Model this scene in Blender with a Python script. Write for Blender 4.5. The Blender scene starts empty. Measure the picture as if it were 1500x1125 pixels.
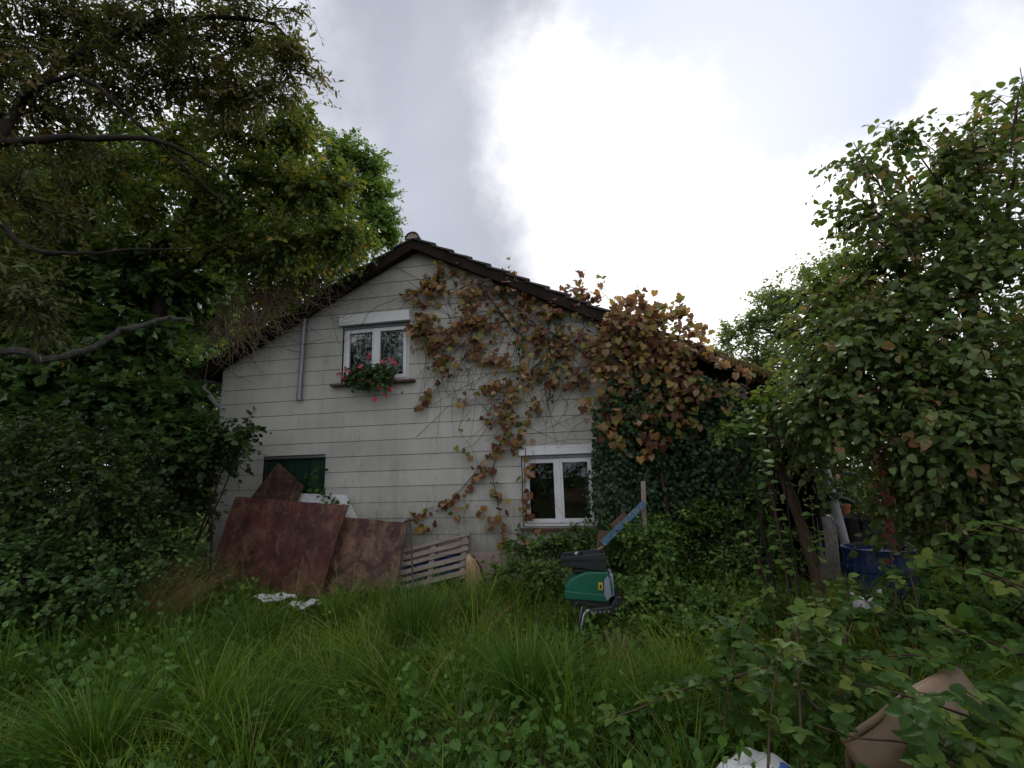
import bpy, bmesh, math, random
import numpy as np
from mathutils import Vector, Matrix

rng = np.random.default_rng(11)
random.seed(11)
scene = bpy.context.scene
COL = scene.collection

# ------------------------------------------------------------------ camera
FPX, PITCH, ROLL = 710.0, math.radians(10.99), math.radians(-1.67)
EYE = np.array([0.0, 0.0, 1.55])
cp, sp = math.cos(PITCH), math.sin(PITCH)
cr, sr = math.cos(ROLL), math.sin(ROLL)
CM = np.stack([np.array([1, 0, 0.0]), np.array([0, -sp, cp]), -np.array([0, cp, sp])], 1) @ \
    np.array([[cr, -sr, 0], [sr, cr, 0], [0, 0, 1.0]])
cam_data = bpy.data.cameras.new("camera")
cam = bpy.data.objects.new("camera", cam_data)
COL.objects.link(cam)
cam_data.sensor_width = 36.0
cam_data.lens = FPX / 1500 * 36.0
cam_data.clip_start = 0.05
cam_data.clip_end = 2000
_m = Matrix([list(r) + [0] for r in CM.tolist()] + [[0, 0, 0, 1]])
cam.matrix_world = Matrix.Translation(EYE.tolist()) @ _m
scene.camera = cam


def ray(px, py):
    d = CM @ np.array([px - 750, 562.5 - py, -FPX])
    return d / np.linalg.norm(d)


def at(px, py, Y):
    """point on the pixel's ray at distance Y ahead of the camera"""
    d = ray(px, py)
    return EYE + d * (Y / d[1])


YAW = math.radians(-10.13)
HU = np.array([math.cos(YAW), math.sin(YAW), 0])
HN = np.array([-HU[1], HU[0], 0])
HP = np.array([0, 7.2, 0.0])


def fac(px, py, off=0.0):
    """house coordinates (u, z) of a pixel on the plane `off` metres in front of the facade"""
    d = ray(px, py)
    t = ((HP - HN * off - EYE) @ HN) / (d @ HN)
    p = EYE + d * t
    return float((p - HP) @ HU), float(p[2])


def facw(px, py, off=0.0):
    u, z = fac(px, py, off)
    return HP + HU * u - HN * off + np.array([0, 0, z])


def hw(u, z, off=0.0):
    return HP + HU * u - HN * off + np.array([0, 0, z])


def sstep(a, b, x):
    t = np.clip((np.asarray(x, float) - a) / (b - a), 0, 1)
    return t * t * (3 - 2 * t)


_nf = [(rng.normal(size=2), rng.uniform(0, 6.28)) for _ in range(10)]


def field(x, y, s=1.0, k=0):
    """smooth pseudo noise, about -1..1"""
    v = 0
    for i, (d, ph) in enumerate(_nf):
        v = v + np.sin((d[0] * x + d[1] * y) * s * (0.8 + .25 * i) + ph * (1 + k) + k * 1.7) / (1 + .3 * i)
    return v / 2.6


def gz(x, y):
    x = np.asarray(x, float); y = np.asarray(y, float)
    z = 0.10 * sstep(4, 7, y) + 0.55 * sstep(2.6, 6.5, -x - 0.1 * y) + 0.15 * sstep(2.5, 5, x - .2 * y)
    return z + (0.045 * field(x, y, 1.6) + .03 * field(x, y, 4.2, 6)) * sstep(60, 30, np.abs(y) + np.abs(x))


def ground_px(px, py, it=12):
    d = ray(px, py); t = 5.0
    for _ in range(it):
        p = EYE + d * t
        t = (float(gz(p[0], p[1])) - EYE[2]) / d[2]
        t = min(max(t, .5), 60)
    return EYE + d * t


# ------------------------------------------------------------------ light
SUN_DIR = ray(1010, 215)
SUN_EL = math.asin(SUN_DIR[2]); SUN_AZ = math.atan2(SUN_DIR[0], SUN_DIR[1])
world = bpy.data.worlds.new("World"); scene.world = world
world.use_nodes = True
wn = world.node_tree; wn.nodes.clear()


def N(nt, t, **k):
    n = nt.nodes.new(t)
    for a, b in k.items():
        setattr(n, a, b)
    return n


def wmath(op, a, b=None, c=None, nt=None, clamp=False):
    nt = nt or wn
    n = N(nt, "ShaderNodeMath", operation=op, use_clamp=clamp)
    for i, v in enumerate((a, b, c)):
        if v is None:
            continue
        if isinstance(v, (int, float)):
            n.inputs[i].default_value = v
        else:
            nt.links.new(v, n.inputs[i])
    return n.outputs[0]


def wmix(f, a, b):
    n = N(wn, "ShaderNodeMix", data_type='RGBA')
    for s, v in ((n.inputs[0], f), (n.inputs[6], a), (n.inputs[7], b)):
        if isinstance(v, (tuple, float, int)):
            s.default_value = v
        else:
            wn.links.new(v, s)
    return n.outputs[2]


tc = N(wn, "ShaderNodeTexCoord")
nz = N(wn, "ShaderNodeTexNoise"); nz.inputs["Scale"].default_value = 2.1; nz.inputs["Detail"].default_value = 6
nz.inputs["Roughness"].default_value = .52; nz.inputs["Distortion"].default_value = .25
wn.links.new(tc.outputs["Generated"], nz.inputs["Vector"])
nz2 = N(wn, "ShaderNodeTexNoise"); nz2.inputs["Scale"].default_value = 3.1; nz2.inputs["Detail"].default_value = 8; nz2.inputs["Roughness"].default_value = .6
wn.links.new(tc.outputs["Generated"], nz2.inputs["Vector"])
warp = N(wn, "ShaderNodeVectorMath", operation='MULTIPLY_ADD')
wn.links.new(nz2.outputs["Color"], warp.inputs[0])
warp.inputs[1].default_value = (.4, .4, .4)
wn.links.new(tc.outputs["Generated"], warp.inputs[2])
warp2 = N(wn, "ShaderNodeVectorMath", operation='ADD'); wn.links.new(warp.outputs[0], warp2.inputs[0])
warp2.inputs[1].default_value = (-.2, -.2, -.2)
wnorm = N(wn, "ShaderNodeVectorMath", operation='NORMALIZE'); wn.links.new(warp2.outputs[0], wnorm.inputs[0])


def blob(px, py, a0, a1):
    """soft cloud bank around a direction: 1 inside a0 degrees, 0 beyond a1"""
    d = N(wn, "ShaderNodeVectorMath", operation='DOT_PRODUCT')
    wn.links.new(wnorm.outputs[0], d.inputs[0]); d.inputs[1].default_value = ray(px, py).tolist()
    m = N(wn, "ShaderNodeMapRange", interpolation_type='SMOOTHSTEP')
    wn.links.new(d.outputs["Value"], m.inputs["Value"])
    m.inputs["From Min"].default_value = math.cos(math.radians(a1))
    m.inputs["From Max"].default_value = math.cos(math.radians(a0))
    return m.outputs["Result"]


sky = N(wn, "ShaderNodeTexSky", sky_type='NISHITA', sun_disc=False)
sky.sun_elevation = SUN_EL; sky.sun_rotation = SUN_AZ
cl = N(wn, "ShaderNodeMapRange", interpolation_type='SMOOTHSTEP')
wn.links.new(nz.outputs["Fac"], cl.inputs["Value"])
cl.inputs["From Min"].default_value = .36; cl.inputs["From Max"].default_value = .66
# cloud tones are ten times the picture's values: the Background runs at 0.1
base = wmix(cl.outputs[0], (3.9, 4.05, 4.6, 1), (7.0, 7.05, 7.4, 1))
g1 = blob(670, 150, 6, 20); g2 = blob(650, 320, 8, 16); g3 = blob(800, 375, 4, 9)
grey = wmath('MAXIMUM', wmath('MAXIMUM', g1, g2), g3)
gcol = wmix(nz.outputs["Fac"], (1.15, 1.25, 1.55, 1), (3.7, 3.85, 4.4, 1))
base = wmix(wmath('MULTIPLY', grey, .95), base, gcol)
glow = wmath('MAXIMUM', blob(1010, 230, 4, 23), blob(1130, 400, 5, 26))
base = wmix(wmath('MULTIPLY', glow, .9), base, (10.5, 10.4, 10.3, 1))
thin = wmath('MAXIMUM', blob(1165, 80, 6, 12), blob(980, 0, 5, 12))
base = wmix(wmath('MULTIPLY', thin, .85), base, (3.4, 3.8, 4.8, 1))
skyc = wmix(.93, sky.outputs[0], base)
bg = N(wn, "ShaderNodeBackground"); bg.inputs["Strength"].default_value = 0.1
wn.links.new(skyc, bg.inputs["Color"])
wo = N(wn, "ShaderNodeOutputWorld"); wn.links.new(bg.outputs[0], wo.inputs[0])

sl = bpy.data.lights.new("sun", 'SUN'); sun = bpy.data.objects.new("sun", sl); COL.objects.link(sun)
sl.energy = 1.5; sl.angle = math.radians(18); sl.color = (1, .97, .93)
sun.rotation_euler = Vector(SUN_DIR.tolist()).to_track_quat('Z', 'Y').to_euler()
scene.view_settings.view_transform = 'Standard'
scene.view_settings.look = 'None'
scene.view_settings.exposure = 0.85
scene.view_settings.gamma = 1.0
scene.view_settings.use_curve_mapping = False
cy = scene.cycles
cy.use_denoising = True
cy.max_bounces = 7; cy.diffuse_bounces = 4; cy.glossy_bounces = 3
cy.transmission_bounces = 4; cy.transparent_max_bounces = 10
cy.caustics_reflective = False; cy.caustics_refractive = False
cy.sample_clamp_indirect = 6

# ------------------------------------------------------------------ materials
MATS = {}


def new_mat(name):
    m = bpy.data.materials.new(name); m.use_nodes = True
    nt = m.node_tree; nt.nodes.clear()
    out = N(nt, "ShaderNodeOutputMaterial")
    MATS[name] = m
    return m, nt, out


def ramp(nt, fac, stops):
    r = N(nt, "ShaderNodeValToRGB")
    el = r.color_ramp.elements
    while len(el) < len(stops):
        el.new(.5)
    for e, (p, c) in zip(el, stops):
        e.position = p; e.color = (*c, 1)
    nt.links.new(fac, r.inputs[0])
    return r.outputs[0]


def noise(nt, scale, detail=4, rough=.55, stretch=None, coord="pos", dist=0):
    g = N(nt, "ShaderNodeNewGeometry") if coord == "pos" else N(nt, "ShaderNodeTexCoord")
    v = g.outputs["Position"] if coord == "pos" else g.outputs["Object"]
    if stretch:
        mp = N(nt, "ShaderNodeMapping"); nt.links.new(v, mp.inputs[0]); mp.inputs["Scale"].default_value = stretch
        v = mp.outputs[0]
    n = N(nt, "ShaderNodeTexNoise"); nt.links.new(v, n.inputs["Vector"])
    n.inputs["Scale"].default_value = scale; n.inputs["Detail"].default_value = detail
    n.inputs["Roughness"].default_value = rough; n.inputs["Distortion"].default_value = dist
    return n.outputs["Fac"]


def mixc(nt, f, a, b, mode='MIX'):
    n = N(nt, "ShaderNodeMix", data_type='RGBA', blend_type=mode)
    for s, v in ((n.inputs[0], f), (n.inputs[6], a), (n.inputs[7], b)):
        if isinstance(v, (float, int)):
            s.default_value = v
        elif isinstance(v, tuple):
            s.default_value = (*v, 1) if len(v) == 3 else v
        else:
            nt.links.new(v, s)
    return n.outputs[2]


def principled(nt, out, color, rough=.6, spec=.3, metal=0, bump=None, bstr=.3, bdist=.01):
    p = N(nt, "ShaderNodeBsdfPrincipled")
    if isinstance(color, tuple):
        p.inputs["Base Color"].default_value = (*color, 1)
    else:
        nt.links.new(color, p.inputs["Base Color"])
    if isinstance(rough, (float, int)):
        p.inputs["Roughness"].default_value = rough
    else:
        nt.links.new(rough, p.inputs["Roughness"])
    p.inputs["Specular IOR Level"].default_value = spec
    p.inputs["Metallic"].default_value = metal
    if bump is not None:
        b = N(nt, "ShaderNodeBump"); b.inputs["Strength"].default_value = bstr; b.inputs["Distance"].default_value = bdist
        nt.links.new(bump, b.inputs["Height"]); nt.links.new(b.outputs[0], p.inputs["Normal"])
    nt.links.new(p.outputs[0], out.inputs[0])
    return p


def worn(name, c1, c2, scale=6, rough=.7, spec=.25, stretch=None, lo=.35, hi=.65, c3=None, metal=0, bstr=.25, coord="pos", bdist=.006):
    m, nt, out = new_mat(name)
    n = noise(nt, scale, 6, .6, stretch, coord)
    col = ramp(nt, n, [(lo, c1), (hi, c2)])
    if c3:
        n2 = noise(nt, scale * 3.3, 5, .65, stretch, coord)
        f = N(nt, "ShaderNodeMapRange"); nt.links.new(n2, f.inputs[0]); f.inputs[1].default_value = .52; f.inputs[2].default_value = .7
        col = mixc(nt, f.outputs[0], col, c3)
    n3 = noise(nt, scale * 9, 4, .6, stretch, coord)
    principled(nt, out, col, rough, spec, metal, n3, bstr, bdist)
    return m


GAIN = 1.75


def leaf_mat(name, stops, rough=.42, trans=.32, obj=False, spec=.24):
    """leaf colour varies from leaf to leaf; thin leaves let light through"""
    m, nt, out = new_mat(name)
    if obj:
        a = N(nt, "ShaderNodeObjectInfo"); f = a.outputs["Random"]
    else:
        a = N(nt, "ShaderNodeAttribute", attribute_name="rnd"); f = a.outputs["Fac"]
    if not any(w_ in name for w_ in ('vine', 'petal', 'dry', 'bramble', 'bush', 'sapling', 'red')):
        stops = [(p_, tuple(min(.3, v * GAIN) for v in c_)) for p_, c_ in stops]
    col = ramp(nt, f, stops)
    n = noise(nt, 45, 2)
    col = mixc(nt, .5, col, mixc(nt, n, (.45, .45, .45), (1.35, 1.35, 1.35)), 'MULTIPLY')
    p = N(nt, "ShaderNodeBsdfPrincipled")
    nt.links.new(col, p.inputs["Base Color"]); p.inputs["Roughness"].default_value = rough
    p.inputs["Specular IOR Level"].default_value = spec
    t = N(nt, "ShaderNodeBsdfTranslucent")
    tc_ = mixc(nt, 1.0, col, (1.5, 1.45, .7), 'MULTIPLY')
    nt.links.new(tc_, t.inputs["Color"])
    mx = N(nt, "ShaderNodeMixShader"); mx.inputs[0].default_value = trans
    nt.links.new(p.outputs[0], mx.inputs[1]); nt.links.new(t.outputs[0], mx.inputs[2])
    nt.links.new(mx.outputs[0], out.inputs[0])
    return m


# ------------------------------------------------------------------ object helpers
def tag(o, label=None, cat=None, group=None, kind=None):
    for k, v in (("label", label), ("category", cat), ("group", group), ("kind", kind)):
        if v:
            o[k] = v
    return o


def thing(name, label, cat, loc=(0, 0, 0), group=None, rz=0):
    o = bpy.data.objects.new(name, None); COL.objects.link(o)
    o.location = [float(v) for v in loc]; o.rotation_euler = (0, 0, rz)
    o.empty_display_size = .1
    return tag(o, label, cat, group)


def link(name, me, mat=None, parent=None):
    o = bpy.data.objects.new(name, me); COL.objects.link(o)
    if mat is not None and not me.materials:
        me.materials.append(MATS[mat] if isinstance(mat, str) else mat)
    if parent is not None:
        o.parent = parent
    return o


def mesh_np(name, V, F, rnd=None, smooth=True):
    """V (n,3), F (m,3) triangles"""
    V = np.asarray(V, np.float32); F = np.asarray(F, np.int32)
    me = bpy.data.meshes.new(name)
    me.vertices.add(len(V)); me.vertices.foreach_set("co", V.ravel())
    me.loops.add(F.size); me.loops.foreach_set("vertex_index", F.ravel())
    me.polygons.add(len(F)); me.polygons.foreach_set("loop_start", np.arange(0, F.size, 3, dtype=np.int32))
    if rnd is not None:
        a = me.attributes.new("rnd", 'FLOAT', 'POINT'); a.data.foreach_set("value", np.asarray(rnd, np.float32))
    me.update(calc_edges=True)
    return me


def base_of(parent):
    return np.array(parent.location) if parent is not None else np.zeros(3)


class MB:
    """collects polygons for one mesh"""
    def __init__(s):
        s.v = []; s.f = []

    def add(s, V, F):
        o = len(s.v); s.v += [tuple(map(float, p)) for p in V]; s.f += [tuple(i + o for i in f) for f in F]
        return s

    def box(s, x0, x1, y0, y1, z0, z1):
        V = [(x0, y0, z0), (x1, y0, z0), (x1, y1, z0), (x0, y1, z0), (x0, y0, z1), (x1, y0, z1), (x1, y1, z1), (x0, y1, z1)]
        return s.add(V, [(0, 3, 2, 1), (4, 5, 6, 7), (0, 1, 5, 4), (1, 2, 6, 5), (2, 3, 7, 6), (3, 0, 4, 7)])

    def prism(s, poly, y0, y1):
        """poly: list of (x, z) counter-clockwise seen from -y; extruded along y"""
        n = len(poly)
        V = [(p[0], y0, p[1]) for p in poly] + [(p[0], y1, p[1]) for p in poly]
        F = [tuple(range(n)), tuple(range(2 * n - 1, n - 1, -1))]
        F += [(i, i + n, (i + 1) % n + n, (i + 1) % n) for i in range(n)]
        return s.add(V, F)

    def quadslab(s, c, t):
        """slab on four 3-D corners, thickness t along the normal"""
        c = [np.asarray(p, float) for p in c]
        n = np.cross(c[1] - c[0], c[3] - c[0]); n /= np.linalg.norm(n)
        V = c + [p + n * t for p in c]
        return s.add(V, [(0, 3, 2, 1), (4, 5, 6, 7), (0, 1, 5, 4), (1, 2, 6, 5), (2, 3, 7, 6), (3, 0, 4, 7)])

    def tube(s, pts, rad, sides=8, cap=True):
        pts = [np.asarray(p, float) for p in pts]
        if np.isscalar(rad):
            rad = [rad] * len(pts)
        o = len(s.v); up = np.array([0, 0, 1.0]); ref = None
        for i, p in enumerate(pts):
            d = pts[min(i + 1, len(pts) - 1)] - pts[max(i - 1, 0)]; d /= (np.linalg.norm(d) + 1e-9)
            if ref is None:
                ref = np.cross(d, up)
                if np.linalg.norm(ref) < .1:
                    ref = np.cross(d, [1, 0, 0])
            a = ref - d * (ref @ d); a /= (np.linalg.norm(a) + 1e-9); ref = a; b = np.cross(d, a)
            for k in range(sides):
                th = 2 * math.pi * k / sides
                s.v.append(tuple(p + rad[i] * (math.cos(th) * a + math.sin(th) * b)))
        for i in range(len(pts) - 1):
            for k in range(sides):
                k2 = (k + 1) % sides
                s.f.append((o + i * sides + k, o + i * sides + k2, o + (i + 1) * sides + k2, o + (i + 1) * sides + k))
        if cap:
            s.f.append(tuple(o + k for k in range(sides - 1, -1, -1)))
            s.f.append(tuple(o + (len(pts) - 1) * sides + k for k in range(sides)))
        return s

    def lathe(s, prof, c=(0, 0, 0), sides=24):
        o = len(s.v)
        for r, z in prof:
            for k in range(sides):
                th = 2 * math.pi * k / sides
                s.v.append((c[0] + r * math.cos(th), c[1] + r * math.sin(th), c[2] + z))
        for i in range(len(prof) - 1):
            for k in range(sides):
                k2 = (k + 1) % sides
                s.f.append((o + i * sides + k, o + i * sides + k2, o + (i + 1) * sides + k2, o + (i + 1) * sides + k))
        return s

    def build(s, name, mat, parent=None, world=False, bevel=0, smooth=False, seg=1):
        V = s.v
        if world and parent is not None:
            b = base_of(parent); V = [tuple(np.array(p) - b) for p in V]
        me = bpy.data.meshes.new(name); me.from_pydata(V, [], s.f)
        if bevel:
            bm = bmesh.new(); bm.from_mesh(me)
            bmesh.ops.bevel(bm, geom=list(bm.edges), offset=bevel, segments=seg, affect='EDGES', profile=.5, clamp_overlap=True)
            bm.to_mesh(me); bm.free()
        me.update()
        if smooth:
            me.polygons.foreach_set("use_smooth", [True] * len(me.polygons))
        return link(name, me, mat, parent)


def nrm(a):
    return a / (np.linalg.norm(a, axis=-1, keepdims=True) + 1e-9)


# ---- leaf templates: base at the origin, tip at (0,1,0), upper side +z
def _fold(w, prof, cup=.10, bend=.12):
    ys = [p[0] for p in prof]
    V = [(0, 0, 0)]; F = []
    rows = []
    for y, ww in prof:
        i = len(V); dz = -bend * y * y
        V += [(-w * ww, y, cup * ww + dz), (0, y, dz), (w * ww, y, cup * ww + dz)]
        rows.append(i)
    tip = len(V); V.append((0, 1, -bend))
    a = rows[0]; F += [(0, a + 1, a), (0, a + 2, a + 1)]
    for a, b in zip(rows, rows[1:]):
        F += [(a, a + 1, b + 1), (a, b + 1, b), (a + 1, a + 2, b + 2), (a + 1, b + 2, b + 1)]
    b = rows[-1]; F += [(b, b + 1, tip), (b + 1, b + 2, tip)]
    return np.array(V, float), np.array(F)


OVAL = _fold(.36, [(.18, .75), (.42, 1.0), (.75, .68)])
ROUND = _fold(.46, [(.15, .8), (.45, 1.0), (.78, .72)], .09, .16)
NARROW = _fold(.15, [(.3, .9), (.65, .85)], .05, .2)
RHOMB = (np.array([(0, 0, 0), (-.34, .45, .08), (0, 1, -.06), (.34, .45, .08)], float), np.array([(0, 2, 1), (0, 3, 2)]))


def _lobed(side, cup=.16, bend=.2):
    pts = [(0, 0.04)] + side + [(0, 1)] + [(-x, y) for x, y in side[::-1]]
    V = [(0, .36, 0.0)] + [(x, y, cup * (abs(x) - .25) - bend * max(y - .3, 0) ** 2 * (1 if abs(x) < .3 else .5)) for x, y in pts]
    n = len(pts)
    F = [(0, 1 + i, 1 + (i + 1) % n) for i in range(n)]
    return np.array(V, float), np.array(F)


GRAPE = _lobed([(.16, -.12), (.42, -.05), (.50, .2), (.40, .34), (.55, .52), (.34, .60), (.22, .78)])
MAPLE = _lobed([(.2, .02), (.5, .06), (.36, .26), (.62, .48), (.36, .52), (.2, .66)], .1, .25)


POINTED = _fold(.40, [(.14, .72), (.38, 1.0), (.66, .78), (.86, .36)], .14, .16)


def _tri():
    V = []; F = []
    for ang, s, oy in ((0, 1, .10), (78, .82, .0), (-78, .82, .0)):
        c, sn = math.cos(math.radians(ang)), math.sin(math.radians(ang))
        tv = POINTED[0] * s; o = len(V)
        for x, y, z in tv:
            y += .06
            V.append((c * x + sn * y, -sn * x + c * y + oy, z - .03 * abs(math.sin(math.radians(ang))) * y))
        F += [tuple(i + o for i in f) for f in POINTED[1]]
    return np.array(V, float), np.array(F)


TRI = _tri()


def leaves(tm, pos, d, n, size, rnd=None):
    """many copies of a leaf template -> V, F, rnd arrays"""
    tv, tf = tm
    Y = nrm(d); X = nrm(np.cross(Y, n)); Z = np.cross(X, Y)
    size = np.asarray(size, float).reshape(-1, 1, 1)
    V = pos[:, None, :] + size * (tv[None, :, 0:1] * X[:, None] + tv[None, :, 1:2] * Y[:, None] + tv[None, :, 2:3] * Z[:, None])
    k = len(tv)
    F = tf[None] + (np.arange(len(pos)) * k)[:, None, None]
    if rnd is None:
        rnd = rng.random(len(pos))
    return V.reshape(-1, 3), F.reshape(-1, 3), np.repeat(rnd, k)


def cat(parts):
    V, F, R = [], [], []; o = 0
    for v, f, r in parts:
        V.append(v); F.append(f + o); R.append(r); o += len(v)
    return np.concatenate(V), np.concatenate(F), np.concatenate(R)


def twigs(a, b, r0, r1, mid=None, sides=3):
    """many thin two-segment branches -> V, F, rnd"""
    n = len(a)
    if mid is None:
        mid = (a + b) / 2 + rng.normal(size=a.shape) * .06 * np.linalg.norm(b - a, axis=1, keepdims=True)
    d = nrm(b - a); X = nrm(np.cross(d, np.array([.31, .2, .93]))); Y = np.cross(d, X)
    r0 = np.broadcast_to(r0, n); r1 = np.broadcast_to(r1, n)
    rows = []
    for p, r in ((a, r0), (mid, (r0 + r1) / 2), (b, r1)):
        for k in range(sides):
            th = 6.2832 * k / sides
            rows.append(p + r[:, None] * (math.cos(th) * X + math.sin(th) * Y))
    V = np.stack(rows, 1)
    f = []
    for i in range(2):
        for k in range(sides):
            k2 = (k + 1) % sides
            q = (i * sides + k, i * sides + k2, (i + 1) * sides + k2, (i + 1) * sides + k)
            f += [(q[0], q[1], q[2]), (q[0], q[2], q[3])]
    F = np.array(f)[None] + (np.arange(n) * 3 * sides)[:, None, None]
    return V.reshape(-1, 3), F.reshape(-1, 3), np.repeat(rng.random(n), 3 * sides)


def spray_leaves(org, d, L, K, size, up=.8, out=None, droop=.25, spread=.9, jit=.35):
    """K leaves set alternately along each twig; returns pos, dir, normal, size, twig ends"""
    n = len(org); L = np.asarray(L).reshape(-1, 1)
    d = nrm(d); s = nrm(np.cross(d, np.array([0, 0, 1.0]) + rng.normal(size=(n, 3)) * .25))
    P, D, NN, S = [], [], [], []
    for k in range(K):
        t = (k + .6) / K
        p = org + d * L * t; p[:, 2] -= (droop * L[:, 0] * t * t)
        sg = (1 if k % 2 else -1)
        if k == K - 1:
            dd = d + rng.normal(size=(n, 3)) * jit * .6
        else:
            dd = d * .55 + s * sg * spread + rng.normal(size=(n, 3)) * jit
        dd = dd + np.array([0, 0, -droop])
        nn = np.array([0, 0, up]) + rng.normal(size=(n, 3)) * .45
        if out is not None:
            nn = nn + out * .35
        P.append(p); D.append(nrm(dd)); NN.append(nrm(nn)); S.append(size * rng.uniform(.5, 1.25, n) * (1 - .25 * (t > .8)))
    end = org + d * L; end[:, 2] -= droop * L[:, 0]
    return np.concatenate(P), np.concatenate(D), np.concatenate(NN), np.concatenate(S), end


def bez(p0, p1, sag, n=6, wob=0.0):
    p0, p1 = np.asarray(p0, float), np.asarray(p1, float)
    m = (p0 + p1) / 2 + np.asarray(sag, float)
    out = []
    for i in range(n + 1):
        t = i / n
        q = (1 - t) ** 2 * p0 + 2 * t * (1 - t) * m + t * t * p1
        if wob and 0 < i < n:
            q = q + rng.normal(size=3) * wob
        out.append(q)
    return out


def crown(clumps, K=7, size=.08, L=.35, nb=26, per=7, tm=OVAL, twig_r=.004, up=.8, droop=.25, tint=None, spread=.9):
    """clumps: (centre, (rx,ry,rz), weight). Returns leaf arrays, twig arrays, limb targets.
    Boughs run from each clump's middle outwards, sprays sit along them."""
    LP, TW = [], []
    for c, r, w in clumps:
        c = np.asarray(c, float); r = np.asarray(r, float)
        m = max(4, int(nb * w))
        q = nrm(rng.normal(size=(m, 3))) * (rng.random((m, 1)) ** .42)
        ends = c + q * r
        start = c + (ends - c) * .12 + rng.normal(size=(m, 3)) * r * .06 - np.array([0, 0, .15 * r[2]])
        TW.append(twigs(start, ends, twig_r * 2.2, twig_r * .9))
        t = rng.uniform(.28, 1.0, (m, per))
        org = start[:, None] + (ends - start)[:, None] * t[..., None]
        org = org.reshape(-1, 3) + rng.normal(size=(m * per, 3)) * .05 * r.mean()
        outd = np.repeat(nrm(ends - c + 1e-6), per, 0)
        d = outd * .55 + rng.normal(size=org.shape) * .6 + np.array([0, 0, .1])
        ls = L * rng.uniform(.55, 1.25, len(org))
        P, D, NN, S, E = spray_leaves(org, d, ls, K, size, up, np.tile(outd, (1, 1)), droop, spread)
        TW.append(twigs(org, E, twig_r * .7, twig_r * .35))
        hue = np.repeat(rng.random(m), per)
        R = np.clip(np.tile(hue, K) * .45 + rng.random(len(P)) * .55, 0, 1)
        if tint is not None:
            R = np.clip(tint(P, R), 0, 1)
        LP.append((P, D, NN, S, R))
    LP = tuple(np.concatenate([x[i] for x in LP]) for i in range(5))
    return LP, cat(TW)


def make_plant(name, label, category, base, limbs, clumps, leaf_m, bark_m, tm=OVAL, group=None, crown_name="crown", trunk_name="trunk",
               nobj=0, leaf_obj_m=None, extra=None, **kw):
    """a tree or shrub: trunk (limbs and twigs) and crown; the nobj largest-looking leaves are objects of their own"""
    root = thing(name, label, category, base, group)
    (P, D, NN, S, R), tw = crown(clumps, tm=tm, **kw)
    b = np.asarray(base, float)
    mb = MB()
    for pts, r in limbs:
        mb.tube(pts, r, 7)
    tv = np.array(mb.v).reshape(-1, 3); tf = []
    for f in mb.f:
        for i in range(1, len(f) - 1):
            tf.append((f[0], f[i], f[i + 1]))
    allt = cat([(tv, np.array(tf), np.full(len(tv), .5)), tw]) if len(tv) else tw
    link(trunk_name, mesh_np(trunk_name, allt[0] - b, allt[1], allt[2]), bark_m, root)
    if nobj:
        dist = np.linalg.norm(P - EYE, axis=1)
        v = (P - EYE) @ CM; inside = (np.abs(v[:, 0] / -v[:, 2]) < 1.05) & (np.abs(v[:, 1] / -v[:, 2]) < .8)
        score = np.where(inside, S / dist * rng.uniform(.8, 1.2, len(P)), 0)
        pick = np.argsort(-score)[:nobj]
        leaf_objects(root, tm, P[pick], D[pick], NN[pick], S[pick], leaf_obj_m)
        keep = np.ones(len(P), bool); keep[pick] = False
        P, D, NN, S, R = P[keep], D[keep], NN[keep], S[keep], R[keep]
    if extra is not None:
        P, D, NN, S, R = (np.concatenate(z) for z in zip((P, D, NN, S, R), extra))
    V, F, RR = leaves(tm, P, D, NN, S, R)
    o = link(crown_name, mesh_np(crown_name, V - b, F, RR), leaf_m, root)
    o["kind"] = "stuff"
    return root


_leafmesh = {}


def leaf_objects(root, tm, P, D, NN, S, mat, name="leaf"):
    key = (id(tm), mat)
    if key not in _leafmesh:
        me = mesh_np(name, tm[0], tm[1]); me.materials.append(MATS[mat]); _leafmesh[key] = me
    me = _leafmesh[key]; b = base_of(root)
    Y = nrm(D); X = nrm(np.cross(Y, NN)); Z = np.cross(X, Y)
    for p, x, y, z, s in zip(P - b, X, Y, Z, S):
        o = bpy.data.objects.new(name, me); COL.objects.link(o); o.parent = root
        o.matrix_local = Matrix(((x[0] * s, y[0] * s, z[0] * s, p[0]), (x[1] * s, y[1] * s, z[1] * s, p[1]),
                                 (x[2] * s, y[2] * s, z[2] * s, p[2]), (0, 0, 0, 1)))


def pc(px, py, Y, rx, ry, rd=None, w=1.0):
    """crown clump from picture position and size (pixels) at distance Y"""
    c = at(px, py, Y); k = np.linalg.norm(c - EYE) / FPX * .92
    return (c, (rx * k, (rd if rd else (rx + ry) * .5 * k), ry * k), w)

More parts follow.
